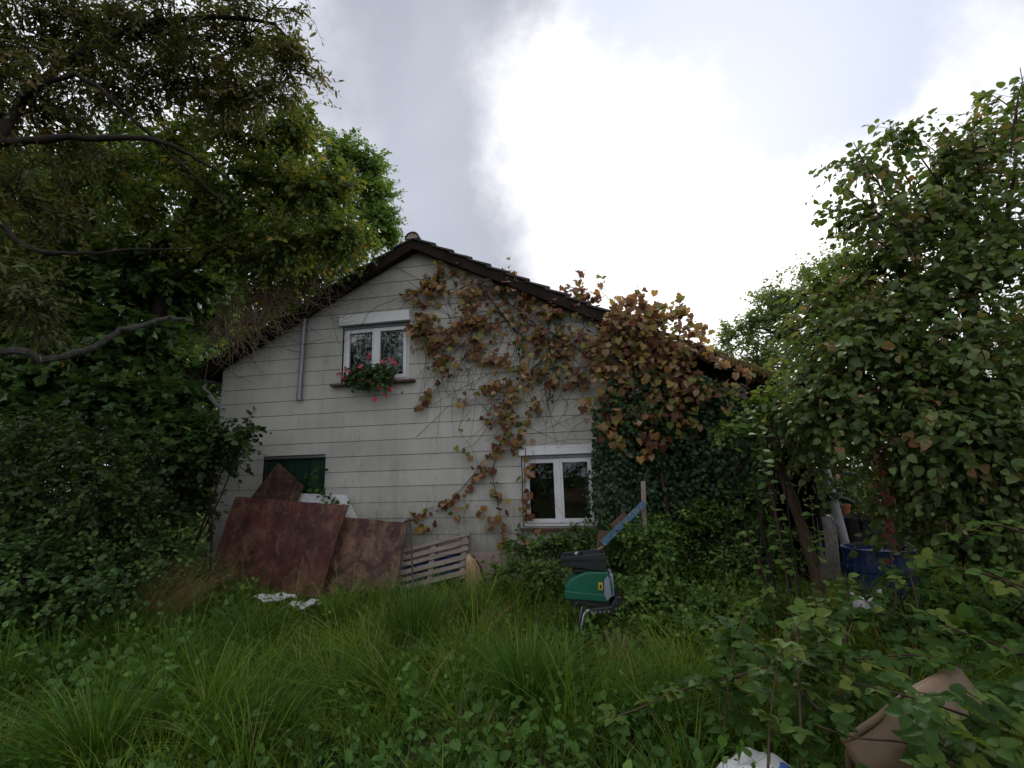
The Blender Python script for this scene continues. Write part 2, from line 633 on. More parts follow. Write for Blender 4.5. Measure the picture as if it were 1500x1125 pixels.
# ------------------------------------------------------------------ surface materials
def mat_cladding():
    m, nt, out = new_mat("cladding")
    n1 = noise(nt, 1.3, 5, .6)
    col = ramp(nt, n1, [(.3, (.40, .39, .345)), (.55, (.47, .463, .418)), (.75, (.51, .503, .46))])
    st = noise(nt, 7, 5, .65, (1, 1, .10))            # rain streaks
    f = N(nt, "ShaderNodeMapRange"); nt.links.new(st, f.inputs[0]); f.inputs[1].default_value = .50; f.inputs[2].default_value = .82
    f.inputs[4].default_value = .4
    col = mixc(nt, f.outputs[0], col, (.24, .24, .215))
    alg = noise(nt, 2.2, 6, .7, (1, 1, .6))            # algae patches
    al2 = noise(nt, 22, 4, .6, (1, 1, .3))
    a = wmath('MULTIPLY', wmath('SUBTRACT', alg, .53, nt=nt), 5.0, nt=nt, clamp=True)
    a = wmath('MULTIPLY', a, wmath('MULTIPLY', wmath('SUBTRACT', al2, .42, nt=nt), 4.0, nt=nt, clamp=True), nt=nt)
    col = mixc(nt, wmath('MULTIPLY', a, .6, nt=nt), col, (.16, .17, .12))
    gp_ = N(nt, "ShaderNodeNewGeometry"); sx_ = N(nt, "ShaderNodeSeparateXYZ"); nt.links.new(gp_.outputs["Position"], sx_.inputs[0])
    sp_ = N(nt, "ShaderNodeMapRange"); nt.links.new(wmath('ADD', sx_.outputs[2], wmath('MULTIPLY', al2, -1.1, nt=nt), nt=nt), sp_.inputs[0])
    sp_.inputs[1].default_value = .75; sp_.inputs[2].default_value = -.05; sp_.inputs[3].default_value = 0; sp_.inputs[4].default_value = .75
    col = mixc(nt, sp_.outputs[0], col, (.17, .16, .125))      # splash dirt at the foot
    oi = N(nt, "ShaderNodeObjectInfo")
    tint = ramp(nt, oi.outputs["Random"], [(0, (.93, .93, .93)), (1, (1.04, 1.04, 1.03))])
    col = mixc(nt, 1.0, col, tint, 'MULTIPLY')
    principled(nt, out, col, .72, .25, 0, noise(nt, 60, 3), .12, .004)


mat_cladding()
worn("plinth", (.30, .22, .20), (.42, .34, .30), 4, .9, .15, None, .3, .7, (.2, .16, .13))
worn("dark_timber", (.028, .018, .014), (.06, .038, .03), 5, .75, .2, (1, 1, .15), .3, .7)
worn("barge_timber", (.014, .010, .009), (.035, .024, .021), 5, .75, .08, (.5, .5, .5), .3, .7, (.02, .016, .014))
worn("roof_tile", (.035, .032, .033), (.085, .075, .07), 5, .85, .2, None, .3, .7, (.07, .075, .045))
worn("roof_tile_mossy", (.08, .065, .04), (.16, .12, .07), 7, .95, .1, None, .3, .7, (.10, .11, .035))
worn("zinc", (.15, .16, .18), (.23, .24, .27), 6, .45, .5, (1, 1, .3), .3, .7, None, .6)
worn("grey_plastic", (.26, .26, .27), (.40, .40, .42), 4, .5, .4, (1, 1, .5), .3, .7, (.25, .25, .22))
worn("pvc_white", (.58, .58, .59), (.70, .70, .71), 3, .35, .45, None, .3, .6)
worn("sill_brown", (.07, .035, .028), (.12, .06, .045), 8, .5, .4)
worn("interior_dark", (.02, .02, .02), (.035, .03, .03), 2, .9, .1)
worn("red_plastic", (.16, .022, .02), (.2, .03, .025), 4, .5, .4)
worn("wood_warm", (.05, .028, .016), (.09, .05, .03), 4, .6, .3, (1, 1, .2))


def mat_glass(name, tint=(1, 1, 1)):
    m, nt, out = new_mat(name)
    fr = N(nt, "ShaderNodeFresnel"); fr.inputs[0].default_value = 1.65
    t = N(nt, "ShaderNodeBsdfTransparent"); t.inputs[0].default_value = (*tint, 1)
    g = N(nt, "ShaderNodeBsdfGlossy"); g.inputs["Roughness"].default_value = .02
    mx = N(nt, "ShaderNodeMixShader"); nt.links.new(fr.outputs[0], mx.inputs[0])
    nt.links.new(t.outputs[0], mx.inputs[1]); nt.links.new(g.outputs[0], mx.inputs[2])
    nt.links.new(mx.outputs[0], out.inputs[0])


mat_glass("glass", (.86, .9, .88))


def mat_green_glass():
    m, nt, out = new_mat("green_sheet")
    n = noise(nt, 9, 5, .6, (1, 1, .12))
    col = ramp(nt, n, [(.3, (.006, .016, .011)), (.6, (.014, .042, .028)), (.8, (.03, .075, .05))])
    principled(nt, out, col, .18, .5)


mat_green_glass()


def mat_lace():
    m, nt, out = new_mat("lace_curtain")
    v = N(nt, "ShaderNodeTexVoronoi"); g = N(nt, "ShaderNodeTexCoord"); nt.links.new(g.outputs["Object"], v.inputs["Vector"])
    v.inputs["Scale"].default_value = 15
    n = noise(nt, 6, 6, .75, None, "obj", 1.2)
    f = wmath('ADD', wmath('MULTIPLY', v.outputs["Distance"], .7, nt=nt), wmath('SUBTRACT', n, .22, nt=nt), nt=nt)
    mr = N(nt, "ShaderNodeMapRange", interpolation_type='SMOOTHSTEP'); nt.links.new(f, mr.inputs[0])
    mr.inputs[1].default_value = .56; mr.inputs[2].default_value = .74; mr.inputs[3].default_value = .08; mr.inputs[4].default_value = .95
    d = N(nt, "ShaderNodeBsdfDiffuse"); d.inputs[0].default_value = (.62, .63, .68, 1)
    tl = N(nt, "ShaderNodeBsdfTransparent")
    mx = N(nt, "ShaderNodeMixShader"); nt.links.new(mr.outputs[0], mx.inputs[0])
    nt.links.new(tl.outputs[0], mx.inputs[1]); nt.links.new(d.outputs[0], mx.inputs[2]); nt.links.new(mx.outputs[0], out.inputs[0])


mat_lace()


def mat_ground():
    m, nt, out = new_mat("soil")
    n = noise(nt, 2.5, 6, .65)
    col = ramp(nt, n, [(.3, (.018, .022, .010)), (.5, (.030, .038, .014)), (.7, (.055, .05, .025))])
    principled(nt, out, col, .95, .1, 0, noise(nt, 14, 5), .8, .05)


mat_ground()

# ------------------------------------------------------------------ ground
_a = np.concatenate([-np.geomspace(400, 12, 18), np.linspace(-11, 11, 74), np.geomspace(12, 400, 18)])
_b = np.concatenate([-np.geomspace(400, 5, 14), np.linspace(-4, 14, 60), np.geomspace(15, 400, 18)])
GX, GY = np.meshgrid(_a, _b)
GV = np.stack([GX, GY, gz(GX, GY)], -1).reshape(-1, 3)
_w = len(_a); _i = (np.arange(len(_b) - 1)[:, None] * _w + np.arange(_w - 1)[None]).ravel()
GF = np.concatenate([np.stack([_i, _i + 1, _i + _w + 1], 1), np.stack([_i, _i + _w + 1, _i + _w], 1)])
ground = link("ground", mesh_np("ground", GV, GF), "soil"); ground["kind"] = "structure"

# ------------------------------------------------------------------ house (local: x along the facade, -y to the garden)
house = thing("house", "small gabled house clad in pale grey fibre cement boards with dark tiled roof", "house", HP, None, YAW)
VO = .22                                    # verge overhang
RU, RZ = fac(605, 346, VO)                  # ridge on the verge plane
_l = fac(287, 541, VO); _r = fac(1130, 546, VO)
SL = (RZ - _l[1]) / (RU - _l[0]); SR = (RZ - _r[1]) / (_r[0] - RU)
LE, RE = _l[0], 4.25
U0, U1, U2 = -4.97, 1.72, 4.14              # wall left, cladding end, shed end
DEP = 7.0


def top(u):
    return RZ - (SL * (RU - u) if u < RU else SR * (u - RU))


def clip(poly, drop):
    """clip polygon (u,z) under the roof line lowered by drop"""
    for (s, c) in ((SL, RZ - drop - SL * RU), (-SR, RZ - drop + SR * RU)):   # z <= s*u + c
        out = []
        for i in range(len(poly)):
            a, b = poly[i], poly[(i + 1) % len(poly)]
            fa, fb = s * a[0] + c - a[1], s * b[0] + c - b[1]
            if fa >= 0:
                out.append(a)
            if fa * fb < 0:
                t = fa / (fa - fb); out.append((a[0] + t * (b[0] - a[0]), a[1] + t * (b[1] - a[1])))
        poly = out
        if len(poly) < 3:
            return []
    cl_ = [poly[0]]
    for p in poly[1:]:
        if abs(p[0] - cl_[-1][0]) + abs(p[1] - cl_[-1][1]) > 1e-4:
            cl_.append(p)
    return cl_ if len(cl_) >= 3 else []


UW = (-2.81, -1.65, 3.12, 4.24)             # upper window opening
LW = (.105, 1.165, .86, 1.985)              # lower window opening
GW = (-4.12, -3.02, 1.12, 2.01)             # green cellar window
HOLES = [UW, LW, GW]


def minus(rect):
    """rectangle minus the openings -> rectangles"""
    rs = [rect]
    for h in HOLES:
        nx = []
        for (a, b, c, d) in rs:
            if b <= h[0] or a >= h[1] or d <= h[2] or c >= h[3]:
                nx.append((a, b, c, d)); continue
            if a < h[0]: nx.append((a, h[0], c, d))
            if b > h[1]: nx.append((h[1], b, c, d))
            if d > h[3]: nx.append((max(a, h[0]), min(b, h[1]), h[3], d))
            if c < h[2]: nx.append((max(a, h[0]), min(b, h[1]), c, h[2]))
        rs = nx
    return rs


# backing wall with openings, side and rear walls, floor
wb = MB()
zs = sorted({0.0, .53, 7.0} | {h[2] for h in HOLES} | {h[3] for h in HOLES})
for z0, z1 in zip(zs, zs[1:]):
    for r in minus((U0 + .012, U1 - .01, z0, z1)):
        p = clip([(r[0], r[2]), (r[1], r[2]), (r[1], r[3]), (r[0], r[3])], .17)
        if p: wb.prism(p, .0, .22)
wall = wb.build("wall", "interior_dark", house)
sw = MB()
sw.prism([(U0, 0), (U0 + .2, 0), (U0 + .2, top(U0 + .2) - .2), (U0, top(U0) - .2)], .23, DEP)
sw.box(U1 - .2, U1 - .01, .23, DEP, 0, top(U1) - .25)
sw.prism([(U0 + .21, 0), (U1 - .21, 0), (U1 - .21, top(U1 - .2) - .2), (RU, RZ - .2), (U0 + .21, top(U0 + .21) - .2)], DEP - .2, DEP)
sw.box(U0 + .21, U1 - .21, .24, DEP - .21, 2.35, 2.55)
sw.box(U0 + .21, U1 - .21, .24, DEP - .21, -.05, .04)
sw.box(U0 + .21, U1 - .21, 3.2, 3.3, .05, 2.34)
sw.box(U0 + .21, U1 - .21, 3.2, 3.3, 2.56, 3.9)
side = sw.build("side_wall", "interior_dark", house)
MB().box(U0 - .01, U1 + .005, -.035, -.002, -.1, .535).build("plinth", "plinth", house)
# cladding boards, lapped: bottom edge proud of the one below
ROWH = .236
k = -6
while True:
    z0 = 1.95 + ROWH * k; z1 = z0 + ROWH
    if z0 > RZ - .2: break
    cuts = [U0, U1]
    x = U0 + random.uniform(.9, 3.0)
    while x < U1 - .5:
        cuts.append(x); x += random.uniform(2.2, 3.1)
    cuts.sort()
    for a, b in zip(cuts, cuts[1:]):
        a2, b2 = a + (.0012 if a > U0 else 0), b - (.0012 if b < U1 else 0)
        for r in minus((a2, b2, z0 + .0055, z1)):
            p = clip([(r[0], r[2]), (r[1], r[2]), (r[1], r[3]), (r[0], r[3])], .16)
            if not p: continue
            n = len(p)
            yf = lambda z: -.0165 + .009 * (z - z0) / ROWH + .0015 * math.sin(k * 7.1 + a)
            V = [(q[0], yf(q[1]), q[1]) for q in p] + [(q[0], -.0025, q[1]) for q in p]
            F = [tuple(range(n)), tuple(range(2 * n - 1, n - 1, -1))] + [(i, i + n, (i + 1) % n + n, (i + 1) % n) for i in range(n)]
            MB().add(V, F).build("plank", "cladding", wall)
    k += 1
MB().box(U0 - .016, U0 - .001, -.036, .2, .53, top(U0) - .2).build("corner_trim", "grey_plastic", house)

# roof -------------------------------------------------------------
rf = MB()
for a, b in ((LE, RU), (RU, RE)):
    rf.prism([(a, top(a) - .135), (b, top(b) - .135), (b, top(b) - .06), (a, top(a) - .06)], -VO + .03, DEP + .25)
roof = rf.build("roof", "barge_timber", house)
for a, b in ((LE - .02, RU), (RU, RE + .02)):
    MB().prism([(a, top(a) - .21), (b, top(b) - .21), (b, top(b) - .045), (a, top(a) - .045)], -VO, -VO + .027).build("barge_board", "barge_timber", roof)
for a, b in ((LE, RU - .03), (RU + .03, RE)):           # rafters under the soffit
    for y in (-.03 - .1,):
        MB().prism([(a, top(a) - .20), (b, top(b) - .20), (b, top(b) - .137), (a, top(a) - .137)], y - .05, y + .04).build("rafter", "barge_timber", roof)
# tiles: two verge columns piece by piece, the rest of each slope one covering
CL = .335
tm_ = MB()
ny = 7
for j in range(ny):
    y = .30 * j / (ny - 1); h = .012 * math.cos(2 * math.pi * j / (ny - 1))
    tm_.v += [(0, y, h), (CL + .06, y, h + .046), (CL + .06, y, h + .012), (0, y, h - .022)]
for j in range(ny - 1):
    o = j * 4
    for q in range(4):
        tm_.f.append((o + q, o + (q + 1) % 4, o + 4 + (q + 1) % 4, o + 4 + q))
tm_.f += [(3, 2, 1, 0), tuple((ny - 1) * 4 + q for q in range(4))]
tile_me = {}
for mn in ("roof_tile", "roof_tile_mossy"):
    me = bpy.data.meshes.new("roof_tile"); me.from_pydata(tm_.v, [], tm_.f); me.materials.append(MATS[mn]); tile_me[mn] = me
for sgn, ue, s in ((-1, LE, SL), (1, RE, SR)):
    ang = math.atan(s); Ls = abs(ue - RU) / math.cos(ang); ncs = int(Ls / CL) + 1
    for c in range(ncs):
        for colm in range(3):
            o = bpy.data.objects.new("roof_tile", tile_me["roof_tile_mossy" if (sgn > 0 and c > 10) else "roof_tile"])
            COL.objects.link(o); o.parent = roof
            dd = c * CL + .02
            ux = RU + sgn * dd * math.cos(ang); zz = RZ - dd * math.sin(ang) - .045 + random.uniform(-.003, .003)
            y = -VO - .03 + colm * .302
            ca, sa = math.cos(ang), math.sin(ang)
            X = Vector((sgn * ca, 0, -sa)); Z = Vector((sgn * sa, 0, ca)); Y = Vector((0, 1, 0))
            if sgn < 0:
                # keep a right-handed frame: mirror in y
                o.matrix_local = Matrix(((X.x, 0, Z.x, ux), (0, -1, 0, y + .30), (X.z, 0, Z.z, zz), (0, 0, 0, 1)))
            else:
                o.matrix_local = Matrix(((X.x, 0, Z.x, ux), (0, 1, 0, y), (X.z, 0, Z.z, zz), (0, 0, 0, 1)))
    rc = MB()
    for c in range(ncs):
        d0, d1 = c * CL + .02, c * CL + .02 + CL + .05
        ca, sa = math.cos(ang), math.sin(ang)
        P = []
        for d, h in ((d0, -.02), (d1, .008)):
            P.append((RU + sgn * (d * ca + h * sa), RZ - d * sa - .045 + h * ca))
        a, b = P
        pl = [a, b, (b[0], b[1] + .022), (a[0], a[1] + .022)]
        if sgn < 0: pl = pl[::-1]
        rc.prism(pl, .70, DEP + .24)
    rc.build("tile_courses", "roof_tile_mossy" if sgn > 0 else "roof_tile", roof)
for j in range(17):
    rt = MB(); y0 = -VO - .05 + j * .43
    for yy, rr in ((y0, .125), (y0 + .46, .108)):
        for q in range(9):
            th = math.pi * q / 8
            rt.v += [(RU + rr * math.cos(th), yy, RZ - .06 + rr * math.sin(th) * .95), (RU + (rr - .02) * math.cos(th), yy, RZ - .06 + (rr - .02) * math.sin(th) * .95)]
    for q in range(8):
        a, b = q * 2, 18 + q * 2
        rt.f += [(a, a + 2, b + 2, b), (a + 1, b + 1, b + 3, a + 3), (a, a + 1, a + 3, a + 2), (b, b + 2, b + 3, b + 1)]
    rt.f += [(0, 18, 19, 1), (16, 17, 35, 34)]
    rt.build("ridge_tile", "roof_tile", roof, smooth=False)
MB().lathe([(.002, .0), (.095, 0), (.095, .06), (.002, .06)], sides=20)  # end stop
es = MB(); es.prism([(RU + .1 * math.cos(t), RZ - .055 + .095 * math.sin(t)) for t in np.linspace(0, math.pi, 10)], -VO - .035, -VO + .01)
es.build("ridge_end_cap", "plinth", roof)

# windows ------------------------------------------------------------
def frame_box(mb, r, w, y0, y1):
    a, b, c, d = r
    mb.box(a, a + w, y0, y1, c, d); mb.box(b - w, b, y0, y1, c, d)
    mb.box(a + w, b - w, y0 + .001, y1, c, c + w); mb.box(a + w, b - w, y0 + .001, y1, d - w, d)


def window(r, boxh, boxproj, mull, sash_w):
    a, b, c, d = r
    fb = MB(); frame_box(fb, (a + .004, b - .004, c + .004, d - boxh), .045, .03, .10)
    w = fb.build("window", "pvc_white", house, bevel=.003)
    ia, ib, ic, idd = a + .05, b - .05, c + .05, d - boxh - .046
    mid = (ia + ib) / 2
    for s0, s1 in ((ia, mid - .008), (mid + .008, ib)):
        sm = MB(); frame_box(sm, (s0, s1, ic, idd), sash_w, .012, .085)
        sm.build("sash", "pvc_white", w, bevel=.004)
        MB().box(s0 + sash_w - .004, s1 - sash_w + .004, .045, .049, ic + sash_w - .004, idd - sash_w + .004).build("pane", "glass", w)
    MB().box(mid - .03, mid + .03, .0, .0115, ic + .004, idd - .004).build("mullion", "pvc_white", w, bevel=.004)
    bx = MB(); bx.box(a - .03, b + .03, -boxproj, .0, d - boxh + .01, d + .012)
    bx.build("roller_shutter_box", "pvc_white", w, bevel=.006)
    MB().box(a + .01, b - .01, .002, .028, d - boxh - .035, d - boxh + .008).build("shutter_slat", "zinc", w)
    return w


uwin = window(UW, .17, .10, .06, .06)
MB().box(-2.945, -1.53, -.13, .02, 3.075, 3.112).build("sill", "sill_brown", uwin, bevel=.006)
lwin = window(LW, .13, .05, .06, .058)
MB().box(.07, 1.20, -.08, .02, .815, .852).build("sill", "sill_brown", lwin, bevel=.006)
# lace curtains behind the upper window
for s0, s1 in ((-2.74, -2.24), (-2.21, -1.71)):
    nu, nz_ = 40, 8; cv = []; cf = []
    for i in range(nu + 1):
        for j in range(nz_ + 1):
            uu = s0 + (s1 - s0) * i / nu
            cv.append((uu, .17 + .025 * math.sin(i * 1.15) + .006 * math.sin(i * 2.7 + j), 3.16 + .86 * j / nz_))
    for i in range(nu):
        for j in range(nz_):
            q = i * (nz_ + 1) + j; cf.append((q, q + nz_ + 1, q + nz_ + 2, q + 1))
    MB().add(cv, cf).build("curtain", "lace_curtain", uwin, smooth=True)
# green cellar window
gm = MB(); frame_box(gm, (GW[0] + .003, GW[1] - .003, GW[2] + .003, GW[3] - .05), .02, .05, .09)
gwin = gm.build("window", "dark_timber", house)
MB().box(GW[0] + .004, GW[1] - .004, .012, .085, GW[3] - .048, GW[3] - .004).build("lintel_strip", "zinc", gwin)
MB().box(GW[0] + .022, GW[1] - .022, .065, .072, GW[2] + .022, GW[3] - .072).build("pane", "green_sheet", gwin)
# dark cellar furniture seen through the lower window
sh = thing("shelf", "dim brown shelf seen through the lower right window", "shelf", hw(.93, .05, -1.25), None, YAW)
MB().box(-.42, .42, 0, .03, .0, 1.1).build("back_panel", "wood_warm", sh)
for zz in (.02, .55, 1.08):
    MB().box(-.42, .42, -.3, -.001, zz, zz + .025).build("board", "wood_warm", sh)
rb = thing("crate", "red plastic crate standing on the shelf inside the window", "crate", hw(.83, 1.157, -1.1), None, YAW)
MB().box(-.2, .2, -.12, .12, 0, .02).box(-.2, .2, -.12, -.105, .021, .2).box(-.2, .2, .105, .12, .021, .2).box(-.2, -.185, -.104, .104, .021, .2).box(.185, .2, -.104, .104, .021, .2).build("shell", "red_plastic", rb)
MB().box(-.21, .21, -.13, -.1205, .17, .205).build("rim", "red_plastic", rb)

# vent pipe on the facade, rising through the verge
vp = MB(); u1, z1 = fac(447, 455, .08); u0, z0 = fac(438, 586, .08)
vp.tube([(u0, -.08, z0 + .05), (u0 * .5 + u1 * .5, -.08, (z0 + z1) / 2), (u1, -.08, z1 + .05)], .04, 14)
vpo = vp.build("vent_pipe", "zinc", house, smooth=False)
MB().tube([(u0, -.08, z0), (u0, -.08, z0 + .06)], .046, 14).build("pipe_collar", "zinc", vpo)
MB().tube([(u1, -.08, z1 - .12), (u1, -.08, z1 - .08)], .045, 14).build("pipe_clamp", "zinc", vpo)
MB().box(u1 - .02, u1 + .02, -.04, -.02, z1 - .12, z1 - .08).build("pipe_clamp", "zinc", vpo)
tu, tz = fac(449, 432, .0)
MB().tube([(tu, .10, top(tu) - .12), (tu + .01, .10, top(tu) + .22), (tu + .03, .06, top(tu) + .30)], .05, 12).build("vent_cowl", "grey_plastic", vpo)
# gutter and downpipe on the left
gt = MB(); n = 9
for yy in (-.26, DEP):
    for q in range(n):
        th = math.pi + math.pi * q / (n - 1)
        for rr in (.068, .062):
            gt.v.append((LE - .05 + rr * math.cos(th), yy, top(LE) - .10 + rr * math.sin(th)))
for q in range(n - 1):
    a, b = q * 2, 2 * n + q * 2
    gt.f += [(a, a + 2, b + 2, b), (a + 1, b + 1, b + 3, a + 3), (a, a + 1, a + 3, a + 2), (b, b + 2, b + 3, b + 1)]
gut = gt.build("gutter", "grey_plastic", house)
capv = [(LE - .05 + .064 * math.cos(t), top(LE) - .10 + .064 * math.sin(t)) for t in np.linspace(math.pi, 2 * math.pi, 10)]
MB().prism(capv, -.268, -.262).build("gutter_end", "grey_plastic", gut)
dx0, dz0 = LE - .045, top(LE) - .15
dp = MB(); dp.tube([(dx0, .02, dz0 + .0), (dx0, .02, dz0 - .10), (dx0 + .03, .03, dz0 - .17), (U0 - .10, .16, 2.80), (U0 - .075, .18, 2.70), (U0 - .075, .18, .15)], .043, 12)
dpo = dp.build("downpipe", "grey_plastic", house, smooth=False)
MB().tube([(dx0, .02, dz0 - .03), (dx0, .02, dz0 - .10)], .052, 12).build("pipe_collar", "grey_plastic", dpo)

# timber shed end on the right, one roof with the house
sb = MB()
sb.prism([(U1 + .005, 0), (U2 - 0.02, 0), (U2 - .02, top(U2) - .2), (U1 + .005, top(U1) - .2)], 3.0, 3.1)
sb.prism([(U1 + .005, .0), (3.42, 0), (3.42, top(3.42) - .22), (U1 + .005, top(U1) - .22)], .13, .16)
sb.box(U2 - .05, U2 - .02, .3, 2.98, 0, top(U2) - .25)
shed = sb.build("shed_wall", "interior_dark", house)
x = U1 + .006
while x < U2 - .05:
    w_ = .138
    zb = .06 if x < 3.36 else 1.86
    zt0, zt1 = top(x) - .17, top(min(x + w_, U2)) - .17
    x1 = min(x + w_ - .008, U2)
    j = random.uniform(-.004, .004)
    MB().prism([(x, zb), (x1, zb), (x1, zt1), (x, zt0)], .10 + j, .124 + j).build("board", "dark_timber", shed)
    x += w_
MB().box(3.40, 3.50, .04, .125 - .03, .02, 1.95).build("post", "dark_timber", shed)
MB().box(3.38, U2 + .02, .05, .094, 1.84, 1.96).build("lintel_beam", "dark_timber", shed)

# ------------------------------------------------------------------ debris and garden things
def mat_plywood(name, film, bare, amount):
    m, nt, out = new_mat(name)
    n = noise(nt, 3.0, 7, .68, (1, 1, .8), "obj", .8)
    n2 = noise(nt, 11, 6, .7, (1, 1, 1), "obj", .5)
    s = wmath('ADD', wmath('MULTIPLY', n, .65, nt=nt), wmath('MULTIPLY', n2, .35, nt=nt), nt=nt)
    mr = N(nt, "ShaderNodeMapRange", interpolation_type='SMOOTHSTEP'); nt.links.new(s, mr.inputs[0])
    mr.inputs[1].default_value = amount - .05; mr.inputs[2].default_value = amount + .06
    gr = noise(nt, 6, 4, .6, (1, 1, .12), "obj")
    b = mixc(nt, gr, tuple(c * .45 for c in bare), bare)
    fcol = mixc(nt, wmath("MULTIPLY", wmath("SUBTRACT", noise(nt, 2.6, 6, .65, None, "obj"), .3, nt=nt), 2.4, nt=nt, clamp=True), tuple(c * .4 for c in film), tuple(min(1, c * 1.5) for c in film))
    col = mixc(nt, mr.outputs[0], fcol, b)
    sk = noise(nt, 7, 6, .7, (1, 1, .09), "obj", .3)
    col = mixc(nt, .85, col, ramp(nt, sk, [(.32, (.38, .36, .36)), (.5, (.95, .95, .95)), (.7, (1.45, 1.4, 1.35))]), 'MULTIPLY')
    fl = noise(nt, 22, 7, .75, (1, 1, .35), "obj", 1.5)
    fm = wmath('MULTIPLY', wmath('SUBTRACT', fl, .58, nt=nt), 9, nt=nt, clamp=True)
    col = mixc(nt, wmath('MULTIPLY', fm, .7, nt=nt), col, tuple(min(1, c * 1.5) for c in bare))
    v = noise(nt, 30, 2, .5, None, "obj")
    sp_ = wmath('MULTIPLY', wmath('SUBTRACT', v, .66, nt=nt), 12, nt=nt, clamp=True)
    col = mixc(nt, sp_, col, (.02, .012, .01))
    principled(nt, out, col, .55, .35, 0, s, .35, .01)


mat_plywood("ply_red", (.10, .033, .025), (.21, .115, .078), .53)
mat_plywood("ply_peel", (.085, .032, .025), (.22, .125, .08), .49)
mat_plywood("ply_dark", (.06, .03, .022), (.15, .085, .055), .50)
worn("white_sheet", (.60, .60, .60), (.74, .74, .74), 4, .6, .3, None, .3, .7, (.45, .45, .42))
worn("pallet_wood", (.19, .15, .125), (.33, .275, .23), 4, .85, .15, (.3, 1, 3), .3, .7, (.15, .105, .085), coord="obj")
worn("split_wood", (.30, .18, .11), (.55, .37, .24), 9, .85, .15, (1, 1, .3), .3, .7, (.24, .13, .08))
worn("bark", (.045, .03, .022), (.10, .068, .05), 9, .95, .1, (1, 1, .3), .3, .7, (.03, .025, .02), bstr=.8, bdist=.02)
worn("bark_grey", (.045, .042, .038), (.11, .105, .095), 12, .95, .1, None, .3, .7, (.05, .045, .035), bstr=.8, bdist=.02)
worn("bark_dark", (.020, .016, .014), (.045, .036, .03), 9, .95, .1, None, .3, .7, bstr=.6, bdist=.02)
worn("bark_red", (.075, .045, .034), (.14, .085, .06), 9, .9, .15, (1, 1, .35), .3, .7, (.05, .034, .028), bstr=.7, bdist=.015)
worn("rust_iron", (.05, .038, .034), (.11, .07, .055), 20, .7, .4, None, .3, .7, (.14, .07, .045))
worn("blue_plastic", (.009, .025, .09), (.014, .04, .145), 3, .45, .4, None, .3, .7, (.012, .025, .09))
worn("blue_paint", (.035, .085, .135), (.06, .13, .19), 7, .6, .3, (1, 1, .4), .3, .7, (.25, .22, .18))
worn("black_plastic", (.010, .011, .014), (.020, .021, .026), 6, .42, .45)
worn("green_plastic", (.006, .085, .048), (.009, .125, .07), 4, .38, .45, None, .3, .7, (.012, .075, .045))
worn("grey_panel", (.15, .18, .23), (.22, .25, .30), 5, .4, .45)
worn("yellow_label", (.62, .36, .02), (.70, .42, .03), 6, .5, .3)
worn("silver_tube", (.30, .31, .33), (.42, .43, .45), 6, .35, .5, None, .3, .7, None, .7)
worn("tan_plastic", (.15, .095, .058), (.24, .16, .10), 3, .55, .35, None, .3, .7, (.15, .11, .06))
worn("terracotta", (.30, .10, .055), (.40, .15, .08), 6, .8, .2)
worn("stem_brown", (.06, .04, .028), (.11, .07, .045), 20, .8, .15)
worn("dry_twig", (.10, .075, .055), (.22, .165, .12), 20, .9, .1)
worn("vine_stem", (.035, .022, .018), (.09, .05, .038), 20, .85, .15)
worn("white_wood", (.30, .29, .27), (.42, .41, .39), 8, .7, .2)
worn("blue_print", (.05, .12, .42), (.08, .18, .5), 8, .5, .3)
worn("rubble", (.24, .21, .19), (.42, .39, .36), 8, .9, .15, None, .3, .7, (.12, .10, .08))
worn("bird_wood", (.34, .30, .25), (.48, .44, .38), 8, .8, .2)


def on_plane(px, py, p0, n):
    d = ray(px, py); return EYE + d * (((p0 - EYE) @ n) / (d @ n))


def leaning_board(name, label, catg, corners_px, offs, t, mat):
    """board leaning on the wall: top edge close to the facade, foot further out"""
    tl, tr, br, bl = corners_px
    A, B, C = facw(*tl, offs[0]), facw(*tr, offs[1]), facw(*br, offs[2])
    n = np.cross(B - A, C - A); n /= np.linalg.norm(n)
    Dp = on_plane(*bl, A, n)
    base = (C + Dp) / 2
    # grid so that the edges can be frayed and the sheet slightly warped
    nu, nv = 14, 10; V = []; F = []
    if n[1] > 0: n = -n
    for i in range(nu + 1):
        for j in range(nv + 1):
            s, q = i / nu, j / nv
            p = (A * (1 - s) + B * s) * (1 - q) + (Dp * (1 - s) + C * s) * q
            p = p + n * (.028 * math.sin(3 * s + 2 * q + A[0]) + .02 * s * (1 - q) + .012 * math.sin(7 * s * q))
            e = (1 if i in (0, nu) or j in (0, nv) else 0)
            p = p + (A * .5 + C * .5 - p) * e * random.uniform(0, .022)
            V.append(p - base)
    m0 = len(V)
    V += [p - n * t for p in V]
    for i in range(nu):
        for j in range(nv):
            a = i * (nv + 1) + j
            F += [(a, a + 1, a + nv + 2, a + nv + 1), (m0 + a, m0 + a + nv + 1, m0 + a + nv + 2, m0 + a + 1)]
    for i in range(nu):
        for j in (0, nv):
            a, b = i * (nv + 1) + j, (i + 1) * (nv + 1) + j; F.append((a, b, b + m0, a + m0))
    for j in range(nv):
        for i in (0, nu):
            a, b = i * (nv + 1) + j, i * (nv + 1) + j + 1; F.append((a, b, b + m0, a + m0))
    o = MB().add(V, F).build(name, mat)
    o.location = base.tolist()
    return tag(o, label, catg)


